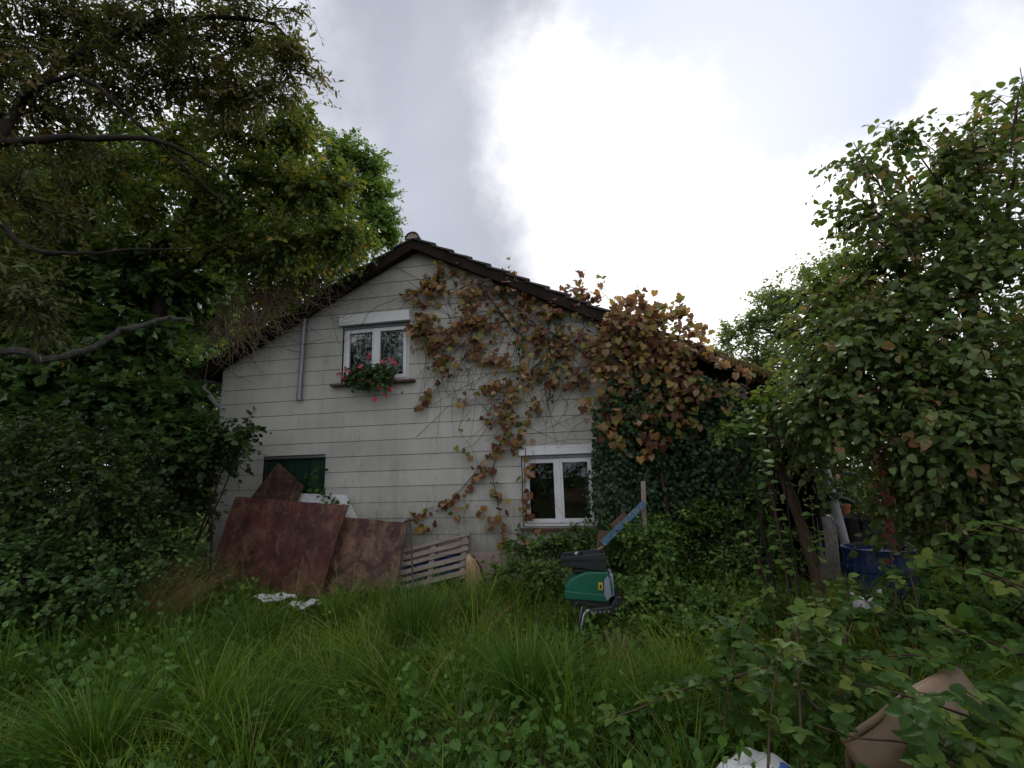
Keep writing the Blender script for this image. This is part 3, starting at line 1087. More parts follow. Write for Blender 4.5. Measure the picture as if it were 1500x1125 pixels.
leaning_board("plywood_board", "large dark red formwork board leaning on the house wall below the green window", "board",
              ((345, 727), (511, 739), (466, 884), (296, 868)), (.32, .32, .78), .02, "ply_red")
leaning_board("plywood_board", "peeling tan and red plywood sheet leaning beside the dark red board", "board",
              ((488, 754), (600, 766), (576, 884), (452, 884)), (.16, .16, .62), .02, "ply_peel")
leaning_board("plywood_board", "brown plywood corner standing askew against the green cellar window", "board",
              ((408, 677), (446, 713), (405, 800), (352, 745)), (.08, .12, .24), .016, "ply_dark")
leaning_board("broken_sheet", "broken white plastic sheet behind the leaning boards under the green window", "sheet",
              ((414, 721), (508, 725), (546, 800), (415, 800)), (.06, .06, .13), .012, "white_sheet")

# pallet ------------------------------------------------------------
A, B, C = facw(584, 806, .10), facw(688, 779, .10), facw(684, 846, .42)
pn = np.cross(B - A, C - A); pn /= np.linalg.norm(pn)
if pn[1] > 0: pn = -pn
Dp = A + (C - B)
pal = thing("pallet", "weathered wooden pallet leaning on the wall beside the iron bar", "pallet", (C + Dp) / 2)
ns = 6
for i in range(ns):
    q0, q1 = i / ns + .005, i / ns + .098 + .012 * (i % 2)
    sk = random.uniform(-.006, .006)
    p = [A * (1 - q0) + Dp * q0, B * (1 - q0 - sk) + C * (q0 + sk), B * (1 - q1 - sk) + C * (q1 + sk), A * (1 - q1) + Dp * q1]
    MB().quadslab(p, .018 if np.cross(p[1] - p[0], p[3] - p[0]) @ pn > 0 else -.018).build("slat", "pallet_wood", pal, world=True)
for s in (.03, .46, .9):
    w_ = .07
    p = [A * (1 - s) + B * s - pn * .002, A * (1 - s - w_) + B * (s + w_) - pn * .002, Dp * (1 - s - w_) + C * (s + w_) - pn * .002, Dp * (1 - s) + C * s - pn * .002]
    MB().quadslab(p, -.075 if np.cross(p[1] - p[0], p[3] - p[0]) @ pn > 0 else .075).build("bearer", "pallet_wood", pal, world=True)
tb = thing("tarpaulin", "crumpled dark blue tarpaulin stuffed behind the pallet", "tarpaulin", (C + Dp) / 2 - pn * -.0)
V = []; F = []
for i in range(15):
    for j in range(9):
        s, q = .06 + .8 * i / 14, .3 + .66 * j / 8
        p = (A * (1 - s) + B * s) * (1 - q) + (Dp * (1 - s) + C * s) * q
        V.append(p - pn * (.03 + .018 * math.sin(i * 1.7) * math.cos(j * 1.9) + .008 * random.random()))
for i in range(14):
    for j in range(8):
        a = i * 9 + j; F.append((a, a + 1, a + 10, a + 9))
MB().add(V, F).build("sheet", "blue_plastic", tb, world=True, smooth=True)

# iron bar with T head
p0 = facw(606, 868, .62); p1 = facw(600.5, 763, .40)
ib = thing("iron_bar", "rusty upright iron bar with a T shaped head", "iron bar", p0 - np.array([0, 0, .1]))
MB().tube([p0 - [0, 0, .12], p0 * .5 + p1 * .5, p1], .014, 8).build("shaft", "rust_iron", ib, world=True)
hv = nrm(facw(612, 759, .40) - facw(592, 763, .40))
MB().tube([p1 - hv * .095, p1 - hv * .03 + [0, 0, .012], p1 + hv * .03 + [0, 0, .012], p1 + hv * .095], [.009, .022, .022, .012], 8).build("head", "rust_iron", ib, world=True)

# split log
lb = facw(697, 862, .38)
lg = thing("split_log", "pale split log standing on end beside the pallet", "log", lb)
prof = [(-.11, -.08), (.0, -.13), (.10, -.07), (.12, .05), (.0, .12), (-.10, .07)]
V = []; F = []
for j, (z, sc, ox) in enumerate(((-.05, 1.0, 0), (.12, 1.0, -.01), (.26, .9, -.03), (.37, .6, -.055), (.44, .22, -.09))):
    for (x, y) in prof:
        V.append((x * sc + ox + random.uniform(-.008, .008), y * sc, z + random.uniform(-.015, .015)))
for j in range(4):
    for q in range(6):
        F.append((j * 6 + q, j * 6 + (q + 1) % 6, (j + 1) * 6 + (q + 1) % 6, (j + 1) * 6 + q))
F.append(tuple(range(24, 30)))
MB().add(V, F).build("core", "split_wood", lg, bevel=.008)
V = []; F = []
for j in range(7):
    t = j / 6; z = -.04 + .46 * t; w_ = .13 * (1 - t ** 3 * .7)
    for th in np.linspace(-.5, 1.5, 6):
        for rr in (1.0, 1.14):
            V.append((w_ * rr * math.cos(th) - .075 * t ** 2, .13 * rr * math.sin(th) * (1 - .5 * t ** 3), z))
for j in range(6):
    for q in range(5):
        a = j * 12 + q * 2; F += [(a, a + 12, a + 14, a + 2), (a + 1, a + 3, a + 15, a + 13)]
    a = j * 12; F += [(a, a + 1, a + 13, a + 12), (a + 10, a + 22, a + 23, a + 11)]
MB().add(V, F).build("bark", "bark", lg)

# litter in the grass
for (px, py, w_, lbl) in ((402, 882, .24, "crumpled white plastic scrap lying in the grass before the red board"),
                          (446, 892, .14, "small white plastic scrap lying in the grass by the peeling sheet")):
    c = ground_px(px, py + 4); o = MB(); V = []; F = []
    for i in range(9):
        for j in range(5):
            x, y = (i / 8 - .5) * 2 * w_, (j / 4 - .5) * .3
            V.append((x + random.uniform(-.02, .02), y + random.uniform(-.03, .03), .09 + .02 * math.sin(i * .9 + j) + random.uniform(-.015, .02)))
    for i in range(8):
        for j in range(4):
            a = i * 5 + j; F.append((a, a + 5, a + 6, a + 1))
    V2 = [(x, y, z - .012) for x, y, z in V]; n = len(V)
    F2 = [tuple(n + k for k in f[::-1]) for f in F]
    ob = o.add(V + V2, F + F2).build("plastic_scrap", "white_sheet"); ob.location = c.tolist(); ob.rotation_euler = (0, 0, -.25)
    tag(ob, lbl, "litter")

# garden shredder ------------------------------------------------------
SB = ground_px(850, 934) + np.array([.10, .08, -.02])
shd = thing("garden_shredder", "green and black garden shredder on tubular legs standing in the grass", "shredder", SB, None, math.radians(-6))
KS = 0.0064


def sx(px): return (px - 858) * KS
def szz(py): return (936 - py) * KS


bp = [(826, 869), (894, 874), (896, 862), (890, 838), (858, 838), (846, 842), (832, 849), (825, 858)]
MB().prism([(sx(x), szz(y)) for x, y in bp][::1], -.17, .17).build("body", "green_plastic", shd, bevel=.016, seg=3, smooth=False)
MB().prism([(sx(x), szz(y)) for x, y in ((824, 875), (888, 880), (891, 871), (824, 864))], -.185, .185).build("body_lip", "green_plastic", shd, bevel=.006, seg=2)
MB().prism([(sx(x), szz(y)) for x, y in ((886, 878), (893, 872), (891, 848), (889, 843), (883, 850), (882, 870))], -.19, -.171).build("end_panel", "grey_panel", shd, bevel=.006, seg=2)
MB().box(sx(892), sx(897.5), -.15, .15, szz(874), szz(842)).build("side_panel", "grey_panel", shd, bevel=.01, seg=2)
lab = MB().box(sx(874.5), sx(880.5), -.1745, -.1705, szz(863), szz(853)).build("warning_label", "yellow_label", shd)
MB().box(sx(876), sx(879), -.1755, -.1748, szz(861.5), szz(855.5)).build("symbol", "black_plastic", lab)
# hopper: shallow tilted funnel with an open top
hp = [(820, 828), (886, 837), (889, 836), (888, 813), (884, 811), (828, 815), (824, 820)]
hop = MB()
x0, x1 = sx(822), sx(888)
zt = lambda x: szz(817) + (szz(812) - szz(817)) * (x - x0) / (x1 - x0)
zb = lambda x: szz(829) + (szz(838) - szz(829)) * (x - x0) / (x1 - x0)
for ya, yb in ((-.16, -.145), (.145, .16)):
    hop.prism([(x0, zb(x0)), (x1, zb(x1)), (x1, zt(x1)), (x0, zt(x0))], ya, yb)
hop.prism([(x0, zb(x0)), (x0 + .015, zb(x0)), (x0 + .015, zt(x0)), (x0, zt(x0))], -.144, .144)
hop.prism([(x1 - .015, zb(x1)), (x1, zb(x1)), (x1, zt(x1)), (x1 - .015, zt(x1))], -.144, .144)
hop.prism([(x0 + .016, zb(x0) + .02), (x1 - .016, zb(x1) + .02), (x1 - .016, zb(x1) + .035), (x0 + .016, zb(x0) + .035)], -.144, .144)
hop.box(sx(855), x1 - .016, -.144, .144, zt(sx(870)) - .03, zt(sx(870)) - .015)
hob = hop.build("hopper", "black_plastic", shd, bevel=.004)
MB().box(x0 - .02, x1 + .012, -.178, -.161, zt(x0) - .02, zt(x0) + .0).build("hopper_rim", "black_plastic", hob)
MB().box(sx(838), sx(886), -.12, .12, szz(841), szz(834)).build("hopper_neck", "black_plastic", shd, bevel=.01)
MB().tube([(sx(843), -.02, szz(816)), (sx(847), -.02, szz(813))], .02, 10).build("knob", "silver_tube", hob)
# chassis, tray with a row of slots, legs and wheels
MB().prism([(sx(x), szz(y)) for x, y in ((834, 886), (890, 889), (890, 876), (830, 872))], -.16, .16).build("motor_base", "black_plastic", shd, bevel=.01)
tr_ = MB().prism([(sx(x), szz(y)) for x, y in ((858, 898), (900, 896), (908, 886), (908, 872), (900, 870), (890, 885), (858, 888))], -.21, .15).build("chassis", "black_plastic", shd, bevel=.012, seg=2)
for i in range(5):
    x = sx(862 + 6.2 * i); z = szz(892.5 - .2 * i)
    MB().box(x - .011, x + .011, -.214, -.2105, z - .009, z + .009).build("slot_plug", "silver_tube", tr_)
for y in (-.19, .15):
    MB().tube([(sx(868), y, szz(890)), (sx(856), y - .005, szz(891)), (sx(851), y - .01, szz(896)), (sx(846), y - .02, szz(913)), (sx(840), y - .03, szz(940))], .014, 10).build("leg", "silver_tube", shd, smooth=True)
MB().tube([(sx(840.5), -.215, szz(932)), (sx(840.5), .12, szz(932))], .011, 8).build("foot_bar", "silver_tube", shd)
for y in (-.17, .15):
    MB().tube([(sx(897), y, szz(898)), (sx(899), y, szz(936))], .013, 8).build("leg", "black_plastic", shd)
    wl = MB(); cx, cz = sx(899), szz(925)
    wl.tube([(cx, y - .05, cz), (cx, y - .015, cz)], .075, 18); w_ = wl.build("wheel", "black_plastic", shd)
    MB().tube([(cx, y - .056, cz), (cx, y - .0505, cz)], .028, 12).build("hub", "grey_panel", w_)

# timber pile by the window -------------------------------------------
def plank_between(name, label, catg, a, b, width, thick, mat, up=(0, 0, 1)):
    a, b = np.asarray(a, float), np.asarray(b, float)
    d = b - a; L = np.linalg.norm(d); d /= L
    s = np.cross(d, up); s /= np.linalg.norm(s); n = np.cross(s, d)
    M_ = MB().box(0, L, -width / 2, width / 2, -thick / 2, thick / 2).build(name, mat, bevel=.003)
    M_.matrix_world = Matrix(((d[0], s[0], n[0], a[0]), (d[1], s[1], n[1], a[1]), (d[2], s[2], n[2], a[2]), (0, 0, 0, 1)))
    return tag(M_, label, catg)


def vdir(px, py):
    return -ray(px, py)


plank_between("painted_plank", "blue painted plank leaning on the wooden stake in the shrubs", "plank", at(882, 797, 5.75), at(944, 737, 5.95), .075, .03, "blue_paint", vdir(910, 760) + np.array([0, 0, .0]))
plank_between("wood_offcut", "short brown offcut lying above the blue plank", "plank", at(897, 773, 5.9), at(917, 753, 6.0), .08, .03, "bark_red", vdir(905, 765))
plank_between("wooden_stake", "weathered wooden stake rising out of the shrubs by the blue plank", "stake", at(947, 868, 6.0), at(942, 705, 6.0), .055, .045, "pallet_wood", vdir(945, 800))
plank_between("wood_block", "broken brown timber wedge below the blue plank", "timber", at(879, 805, 5.85), at(884, 778, 5.9), .10, .07, "bark_red", vdir(880, 790))
plank_between("white_lath", "thin white lath sticking up in the shrubs", "lath", at(955, 845, 5.7), at(950, 774, 5.75), .025, .012, "white_wood", vdir(952, 800))
plank_between("yellowed_lath", "short pale lath lying under the timber wedge", "lath", at(874, 806, 5.8), at(892, 795, 5.8), .02, .02, "split_wood", vdir(880, 800))

# birdhouse on the shed wall ------------------------------------------
bu, bz = fac(1084, 576, .0)
bh = thing("birdhouse", "small pale wooden birdhouse hanging on the dark shed wall", "birdhouse", hw(bu, bz, -.06), None, YAW)
MB().prism([(-.065, -.10), (.065, -.10), (.065, .05), (0, .10), (-.065, .05)], -.13, .155).build("box", "bird_wood", bh)
for s in (-1, 1):
    MB().prism([(0, .125), (0, .105), (s * .105, .025), (s * .105, .045)][::s], -.17, .155).build("roof", "white_wood", bh)
MB().tube([(0, -.134, .0), (0, -.1305, .0)], .020, 14).build("entrance_hole", "black_plastic", bh)

# right hand yard ----------------------------------------------------
def barrel(name, label, base, r, h, mat, rings=2, tilt=0):
    o = thing(name, label, "barrel", base, "blue barrels in the yard" if "blue" in label else None)
    prof = [(.01, 0), (r * .92, 0), (r * .96, .02)]
    for i in range(rings):
        z = h * (i + 1) / (rings + 1); prof += [(r, z - .04), (r * 1.04, z - .02), (r * 1.04, z + .02), (r, z + .04)]
    prof += [(r * .97, h - .06), (r * .94, h), (r * .90, h), (r * .90, h - .05), (.01, h - .05)]
    b = MB().lathe(prof, sides=32).build("shell", mat, o, smooth=False)
    MB().lathe([(r * .955, h - .03), (r * 1.02, h - .03), (r * 1.02, h + .012), (r * .955, h + .012)], sides=32).build("rim", mat, o)
    o.rotation_euler = (tilt, 0, 0)
    return o


c = at(1287, 800, 5.75)
b1 = barrel("barrel", "blue plastic barrel with open top below the black tub by the shed", np.array([c[0], c[1], float(gz(c[0], c[1])) - .02]), .36, c[2] - float(gz(c[0], c[1])), "blue_plastic")
c = at(1488, 770, 5.0)
b2 = barrel("barrel", "blue plastic barrel half hidden behind the large bramble leaves", np.array([c[0], c[1], float(gz(c[0], c[1])) - .02]), .33, c[2] - float(gz(c[0], c[1])), "blue_plastic", 3)
c = at(1262, 757, 7.2)
b3 = barrel("tub", "black water tub standing behind the blue barrel", np.array([c[0], c[1], float(gz(c[0], c[1]))]), .42, c[2] - float(gz(c[0], c[1])), "black_plastic", 1)
b3["category"] = "tub"
c = at(1238, 752, 7.05)
fp = thing("flower_pot", "small terracotta flower pot standing on the black tub", "flower pot", c - np.array([0, 0, .0]))
MB().lathe([(.01, 0), (.05, 0), (.068, .085), (.078, .085), (.078, .12), (.065, .12), (.055, .03), (.01, .03)], sides=18).build("pot", "terracotta", fp)
MB().lathe([(.01, .10), (.062, .10)], sides=18).build("soil", "soil", fp)
# grey downpipe at the shed corner with elbow and bracket
q0, q1, q2, q3 = at(1243, 815, 6.5), at(1204.5, 668, 6.6), at(1214, 656, 6.68), at(1236, 640, 6.8)
dpp = thing("rain_pipe", "grey plastic rain pipe with elbow beside the black shed opening", "pipe", [q0[0], q0[1], float(gz(q0[0], q0[1]))])
MB().tube([q0 + (q0 - q1) * .55, q0, q0 * .5 + q1 * .5, q1, q2, q3, at(1262, 622, 7.0)], .052, 14).build("pipe", "grey_plastic", dpp, world=True, smooth=False)
qa = at(1220, 727, 6.57)
dq = nrm(q1 - q0)
MB().tube([qa - dq * .05, qa + dq * .05], .075, 14).build("bracket", "black_plastic", dpp, world=True)
qb = at(1227, 764, 6.55); MB().tube([qb - dq * .03, qb + dq * .03], .058, 14).build("collar", "grey_plastic", dpp, world=True)
MB().tube([at(1187, 678, 6.5), q1 + [0, -.02, 0]], .022, 8).build("stub", "grey_plastic", dpp, world=True)
plank_between("grey_slab", "grey concrete slab standing between the leaning trunk and the rain pipe", "slab", at(1218, 850, 6.75), at(1210, 757, 6.8), .22, .05, "rubble", vdir(1214, 800))


def smooth_path(pts, n=6):
    pts = [np.asarray(p, float) for p in pts]; P = [2 * pts[0] - pts[1]] + pts + [2 * pts[-1] - pts[-2]]; out = []
    for i in range(1, len(P) - 2):
        for j in range(n):
            t = j / n; a, b, c_, d = P[i - 1], P[i], P[i + 1], P[i + 2]
            out.append(.5 * (2 * b + (c_ - a) * t + (2 * a - 5 * b + 4 * c_ - d) * t * t + (3 * b - a - 3 * c_ + d) * t ** 3))
    return out + [P[-2]]


ho = MB().tube(smooth_path([at(1206, 682, 6.5), at(1224, 688, 6.2), at(1250, 696, 6.0), at(1280, 696, 5.9), at(1298, 685, 5.85), at(1307, 668, 5.8), at(1318, 640, 5.8)]), .014, 8).build("hose", "black_plastic", smooth=True)
tag(ho, "thin black hose hanging in a loop from the rain pipe", "hose")
ho = MB().tube(smooth_path([at(1224, 729, 6.55), at(1243, 733, 6.5), at(1256, 744, 6.5), at(1261, 760, 6.55), at(1262, 775, 6.7)]), .024, 8).build("hose", "black_plastic", smooth=True)
tag(ho, "thick black hose curving from the pipe bracket down to the tub", "hose")
# leaning dead trunk
tk = MB(); pth = smooth_path([at(1137, 672, 5.5), at(1150, 705, 5.5), at(1168, 752, 5.5), at(1186, 810, 5.5), at(1200, 866, 5.5), at(1206, 905, 5.5)], 4)
tk.tube(pth, [.05 + .008 * math.sin(i * 1.3) + .018 * i / len(pth) for i in range(len(pth))], 12)
tko = tk.build("dead_trunk", "bark_red", smooth=True)
tag(tko, "bare reddish brown dead trunk leaning in front of the black shed opening", "trunk")
# broken white basin
c = at(1262, 905, 4.9)
wb_ = thing("broken_basin", "broken white basin lying in the brambles below the blue barrel", "basin", [c[0], c[1], float(gz(c[0], c[1])) + .02])
V = []; F = []
for i in range(13):
    th = -2.4 + 2.6 * i / 12
    for j in range(6):
        z = .06 + (.36 - .10 * abs(math.sin(i * 1.1))) * j / 5; r = .13 + .10 * (j / 5) ** .6
        V.append((r * math.cos(th), r * math.sin(th), z))
for i in range(12):
    for j in range(5):
        a = i * 6 + j; F.append((a, a + 6, a + 7, a + 1))
o_ = MB().add(V, F).build("shell", "white_sheet", wb_, smooth=True)
md = o_.modifiers.new("thickness", 'SOLIDIFY'); md.thickness = .015
MB().tube([(.23 * math.cos(t), .23 * math.sin(t), .34 + .02 * math.sin(5 * t)) for t in np.linspace(-2.3, -.6, 8)], .013, 6).build("rim", "white_sheet", wb_)
# tan moulded trough, broken
tp_top = [at(1237, 1090, 2.35), at(1262, 1074, 2.32), at(1290, 1055, 2.3), at(1312, 1036, 2.28), at(1340, 1016, 2.3), at(1372, 998, 2.36), at(1403, 983, 2.45)]
tt = thing("plastic_trough", "broken tan plastic trough lying under the bramble leaves", "trough", [tp_top[3][0], tp_top[3][1], float(gz(tp_top[3][0], tp_top[3][1]))])
pth = smooth_path(tp_top, 3); V = []; F = []
for i, p in enumerate(pth):
    t = i / (len(pth) - 1)
    for j in range(8):
        s = j / 7
        V.append(p + np.array([.04 * s + .05 * s * s, -.06 * math.sin(s * 2.4) - .02 * s, -.15 * s - .02 * math.sin(s * 5 + t * 6)]) * (1 - .15 * abs(t - .5)))
for i in range(len(pth) - 1):
    for j in range(7):
        a = i * 8 + j; F.append((a, a + 8, a + 9, a + 1))
o_ = MB().add(V, F).build("wall", "tan_plastic", tt, world=True, smooth=True)
md = o_.modifiers.new("thickness", 'SOLIDIFY'); md.thickness = .016
MB().tube([p + [0, .012, .002] for p in pth], .017, 8).build("rim", "tan_plastic", tt, world=True, smooth=True)
V = []; F = []
for i, p in enumerate(pth):
    for j in range(6):
        s = j / 5
        V.append(p + np.array([.05 * s, .12 * s, -.03 - .22 * math.sin(s * 1.5)]))
for i in range(len(pth) - 1):
    for j in range(5):
        a = i * 6 + j; F.append((a, a + 1, a + 7, a + 6))
o_ = MB().add(V, F).build("back_wall", "tan_plastic", tt, world=True, smooth=True)
md = o_.modifiers.new("thickness", 'SOLIDIFY'); md.thickness = .014
# white sack with blue print
sc_ = at(1130, 1122, 2.42)
bg_ = thing("plastic_sack", "white plastic sack with blue print lying in the grass under the brambles", "sack", [sc_[0], sc_[1], float(gz(sc_[0], sc_[1]))])
hz_ = sc_[2] - .005 - float(gz(sc_[0], sc_[1]))


def sackz(x, y):
    r = math.hypot(x / .30 + .1 * math.sin(y * 14), y / .27)
    return max(hz_ * (1 - r ** 4), -.05) + .014 * math.sin(x * 31 + y * 17) + .010 * math.sin(y * 42 - x * 21) + .012 * math.sin(x * 13 + 2)


V = []; F = []; n = 26
for i in range(n + 1):
    for j in range(n + 1):
        x, y = (i / n - .5) * .60, (j / n - .5) * .54
        V.append((x, y, sackz(x, y)))
for i in range(n):
    for j in range(n):
        a = i * (n + 1) + j; F.append((a, a + n + 1, a + n + 2, a + 1))
sko = MB().add(V, F).build("bag", "white_sheet", bg_, smooth=True)


def print_ring(cx, cy, r0, r1, a0=0, a1=6.2832, sq=.7):
    V = []; F = []; m = 22
    for i in range(m + 1):
        t = a0 + (a1 - a0) * i / m
        for r in (r0, r1):
            x, y = cx + r * math.cos(t), cy + r * sq * math.sin(t); V.append((x, y, sackz(x, y) + .003))
    for i in range(m):
        F.append((2 * i, 2 * i + 1, 2 * i + 3, 2 * i + 2))
    MB().add(V, F).build("print_mark", "blue_print", sko)


print_ring(.06, -.02, .0, .03, 0, 6.28, 1.0); print_ring(.10, -.01, .012, .024); print_ring(.13, -.05, .012, .024)
print_ring(.035, -.03, .011, .022); print_ring(.065, -.09, .013, .026); print_ring(.10, -.15, .013, .026)
print_ring(.005, -.07, .0, .03, 0, 6.28, 1.0); print_ring(.0, -.125, .018, .032, .4, 5.0); print_ring(.035, -.19, .016, .03)
# flower box on the upper window sill -----------------------------------
fb_ = thing("flower_box", "brown flower box of pink geraniums on the upper window sill", "flower box", hw(-2.25, 3.112, .075), None, YAW)
MB().box(-.36, .36, -.055, .055, .0, .012).box(-.36, .36, -.055, -.045, .0121, .12).box(-.36, .36, .045, .055, .0121, .12).box(-.36, -.35, -.0445, .0445, .0121, .12).box(.35, .36, -.0445, .0445, .0121, .12).build("trough", "sill_brown", fb_)
MB().box(-.349, .349, -.0444, .0444, .013, .10).build("soil", "soil", fb_)

# ------------------------------------------------------------------ foliage materials
leaf_mat("leaf_oak", [(0, (.035, .075, .018)), (.5, (.065, .125, .028)), (1, (.115, .19, .045))], .45, .38)
leaf_mat("leaf_autumn", [(0, (.028, .052, .015)), (.45, (.056, .085, .021)), (.75, (.098, .112, .026)), (.92, (.16, .125, .028)), (1, (.20, .09, .02))], .45, .36)
leaf_mat("leaf_dark", [(0, (.020, .040, .013)), (.5, (.038, .074, .021)), (.85, (.066, .115, .03)), (1, (.12, .14, .035))], .36, .28)
leaf_mat("leaf_plum", [(0, (.034, .036, .017)), (.4, (.052, .062, .021)), (.75, (.085, .09, .026)), (1, (.15, .075, .035))], .42, .32)
leaf_mat("leaf_bush", [(0, (.026, .045, .012)), (.5, (.05, .085, .022)), (.85, (.085, .13, .03)), (1, (.12, .10, .03))], .42, .32)
leaf_mat("leaf_shrub", [(0, (.026, .055, .013)), (.5, (.055, .105, .022)), (1, (.11, .17, .035))], .42, .32)
leaf_mat("leaf_ivy", [(0, (.010, .024, .010)), (.6, (.018, .042, .015)), (1, (.04, .075, .024))], .34, .18)
_hz = [(0, (.034, .058, .018)), (.45, (.060, .095, .028)), (.72, (.09, .112, .036)), (.89, (.135, .11, .05)), (1, (.17, .085, .045))]
leaf_mat("leaf_hazel", _hz, .38, .34); leaf_mat("leaf_hazel_one", _hz, .38, .34, True)
leaf_mat("leaf_far", [(0, (.06, .095, .045)), (.6, (.10, .145, .06)), (1, (.16, .21, .07))], .5, .45)
_vn = [(0, (.09, .038, .026)), (.18, (.17, .072, .04)), (.36, (.27, .145, .08)), (.52, (.38, .27, .17)), (.64, (.32, .17, .045)), (.78, (.29, .24, .06)), (.90, (.13, .165, .045)), (1, (.21, .05, .035))]
leaf_mat("leaf_vine", _vn, .5, .32); leaf_mat("leaf_vine_one", _vn, .5, .32, True)
_br = [(0, (.030, .066, .016)), (.5, (.055, .110, .024)), (.85, (.09, .155, .032)), (1, (.15, .17, .035))]
leaf_mat("leaf_bramble", _br, .55, .3, False, .06); leaf_mat("leaf_bramble_one", _br, .55, .3, True, .06)
_sp = [(0, (.07, .13, .03)), (.6, (.11, .19, .045)), (1, (.16, .23, .06))]
leaf_mat("leaf_sapling", _sp, .6, .3, False, .08); leaf_mat("leaf_sapling_one", _sp, .6, .3, True, .08)
leaf_mat("leaf_red", [(0, (.06, .016, .012)), (1, (.13, .03, .02))], .45, .3, True)
leaf_mat("leaf_geranium", [(0, (.016, .036, .014)), (1, (.045, .085, .028))], .5, .25)
leaf_mat("petal_pink", [(0, (.62, .07, .14)), (1, (.78, .20, .26))], .6, .3)
leaf_mat("grass", [(0, (.034, .072, .010)), (.35, (.072, .135, .014)), (.7, (.125, .20, .022)), (.9, (.18, .205, .035)), (1, (.21, .165, .075))], .42, .36)
leaf_mat("grass_tussock", [(0, (.020, .052, .009)), (.5, (.042, .092, .014)), (.85, (.085, .145, .022)), (1, (.18, .15, .06))], .42, .3)
leaf_mat("grass_dry", [(0, (.20, .135, .065)), (.5, (.34, .25, .13)), (1, (.46, .37, .21))], .6, .25)
leaf_mat("weed", [(0, (.026, .060, .013)), (.6, (.052, .110, .020)), (1, (.10, .165, .03))], .45, .3)
leaf_mat("moss", [(0, (.10, .075, .03)), (.5, (.17, .125, .05)), (1, (.13, .13, .04))], .9, .1)

# ------------------------------------------------------------------ grass
def blades(base, h, lean, w, rnd, side=None):
    """curved tapered blades, base (n,3), h (n), lean (n,2)"""
    n = len(base)
    ts = np.array([0, .34, .68, 1.0])
    ang = rng.uniform(0, 6.283, n) if side is None else side
    sv = np.stack([np.cos(ang), np.sin(ang), np.zeros(n)], 1)
    rows = []
    for i, t in enumerate(ts):
        l2 = np.clip(np.linalg.norm(lean, axis=1), 0, 1.6)
        p = base.copy()
        p[:, :2] += lean * (h * (t ** 1.8))[:, None]
        p[:, 2] += h * (t - .30 * np.minimum(l2, 1.3) * t * t)
        ww = w * (1 - t ** 2) * (.75 if i == 0 else 1)
        if i < 3:
            rows += [p - sv * ww[:, None] * .5, p + sv * ww[:, None] * .5]
        else:
            rows.append(p)
    V = np.stack(rows, 1)
    f = np.array([(0, 1, 3), (0, 3, 2), (2, 3, 5), (2, 5, 4), (4, 5, 6)])
    F = f[None] + (np.arange(n) * 7)[:, None, None]
    return V.reshape(-1, 3), F.reshape(-1, 3), np.repeat(rnd, 7)


def tufts(cx, cy, nb, hmin, hmax, rad, splay, w, tint=0.0, dirx=None):
    n = len(cx) * nb
    x = np.repeat(cx, nb); y = np.repeat(cy, nb)
    a = rng.uniform(0, 6.283, n); r = np.sqrt(rng.random(n)) * np.repeat(rad * np.ones(len(cx)), nb)
    bx, by = x + r * np.cos(a), y + r * np.sin(a)
    h = rng.uniform(hmin, hmax, n) * np.repeat(.8 + .45 * np.clip(field(cx, cy, .9, 1), -1, 1), nb)
    wind = np.stack([.45 * field(x, y, .55, 2) - .1, .35 * field(x, y, .55, 3) - .25], 1)
    lean = np.stack([np.cos(a), np.sin(a)], 1) * (splay * rng.uniform(.3, 1.2, n))[:, None] + wind * .9 + rng.normal(size=(n, 2)) * .18
    R = np.clip(.40 + .22 * field(x, y, 1.3, 4) + .12 * field(x, y, 4, 5) + rng.normal(size=n) * .16 + tint, 0, 1)
    dry = rng.random(n) < .035
    R = np.where(dry, rng.uniform(.92, 1, n), R)
    b = np.stack([bx, by, gz(bx, by) - .02], 1)
    return blades(b, h, lean, w * rng.uniform(.7, 1.3, n), R)


def visible_xy(n, y0, y1, power=1.0, spread=1.18):
    y = y0 + (y1 - y0) * rng.random(n) ** power
    x = (rng.random(n) * 2 - 1) * (y * spread + .7)
    return x, y


def outside_house(x, y, m=0.05):
    u = (x - HP[0]) * HU[0] + (y - HP[1]) * HU[1]
    v = (x - HP[0]) * HN[0] + (y - HP[1]) * HN[1]
    return ~((v > -m) & (v < DEP + .3) & (u > U0 - .1) & (u < U2 + .2))


parts = []
x, y = visible_xy(4200, .9, 8.2, .85); k = outside_house(x, y); x, y = x[k], y[k]
parts.append(tufts(x, y, 15, .12, .28, .12, .9, .009, .02))
# tall clumps, gathered where the growth is rank
x, y = visible_xy(1500, 1.0, 7.6, .8); k = outside_house(x, y) & (field(x, y, 1.1, 9) + .25 * rng.normal(size=len(x)) > .28) & ~((x > .25) & (x < 1.15) & (y > 3.9) & (y < 5.15)); x, y = x[k], y[k]
parts.append(tufts(x, y, 42, .30, .62, .10, 1.15, .0085, .10))
x, y = visible_xy(260, 1.2, 7.0, .9); k = outside_house(x, y) & ~((x > .25) & (x < 1.15) & (y > 3.9) & (y < 5.15)); parts.append(tufts(x[k], y[k], 26, .5, .85, .07, .8, .007, .0))
x, y = visible_xy(900, 8.0, 16, 1.0, 1.3); k = outside_house(x, y); parts.append(tufts(x[k], y[k], 12, .25, .55, .25, .5, .012))
V, F, R = cat(parts)
g_ = link("grass", mesh_np("grass", V, F, R), "grass"); tag(g_, "long uncut green grass all over the garden", "grass", None, "stuff")


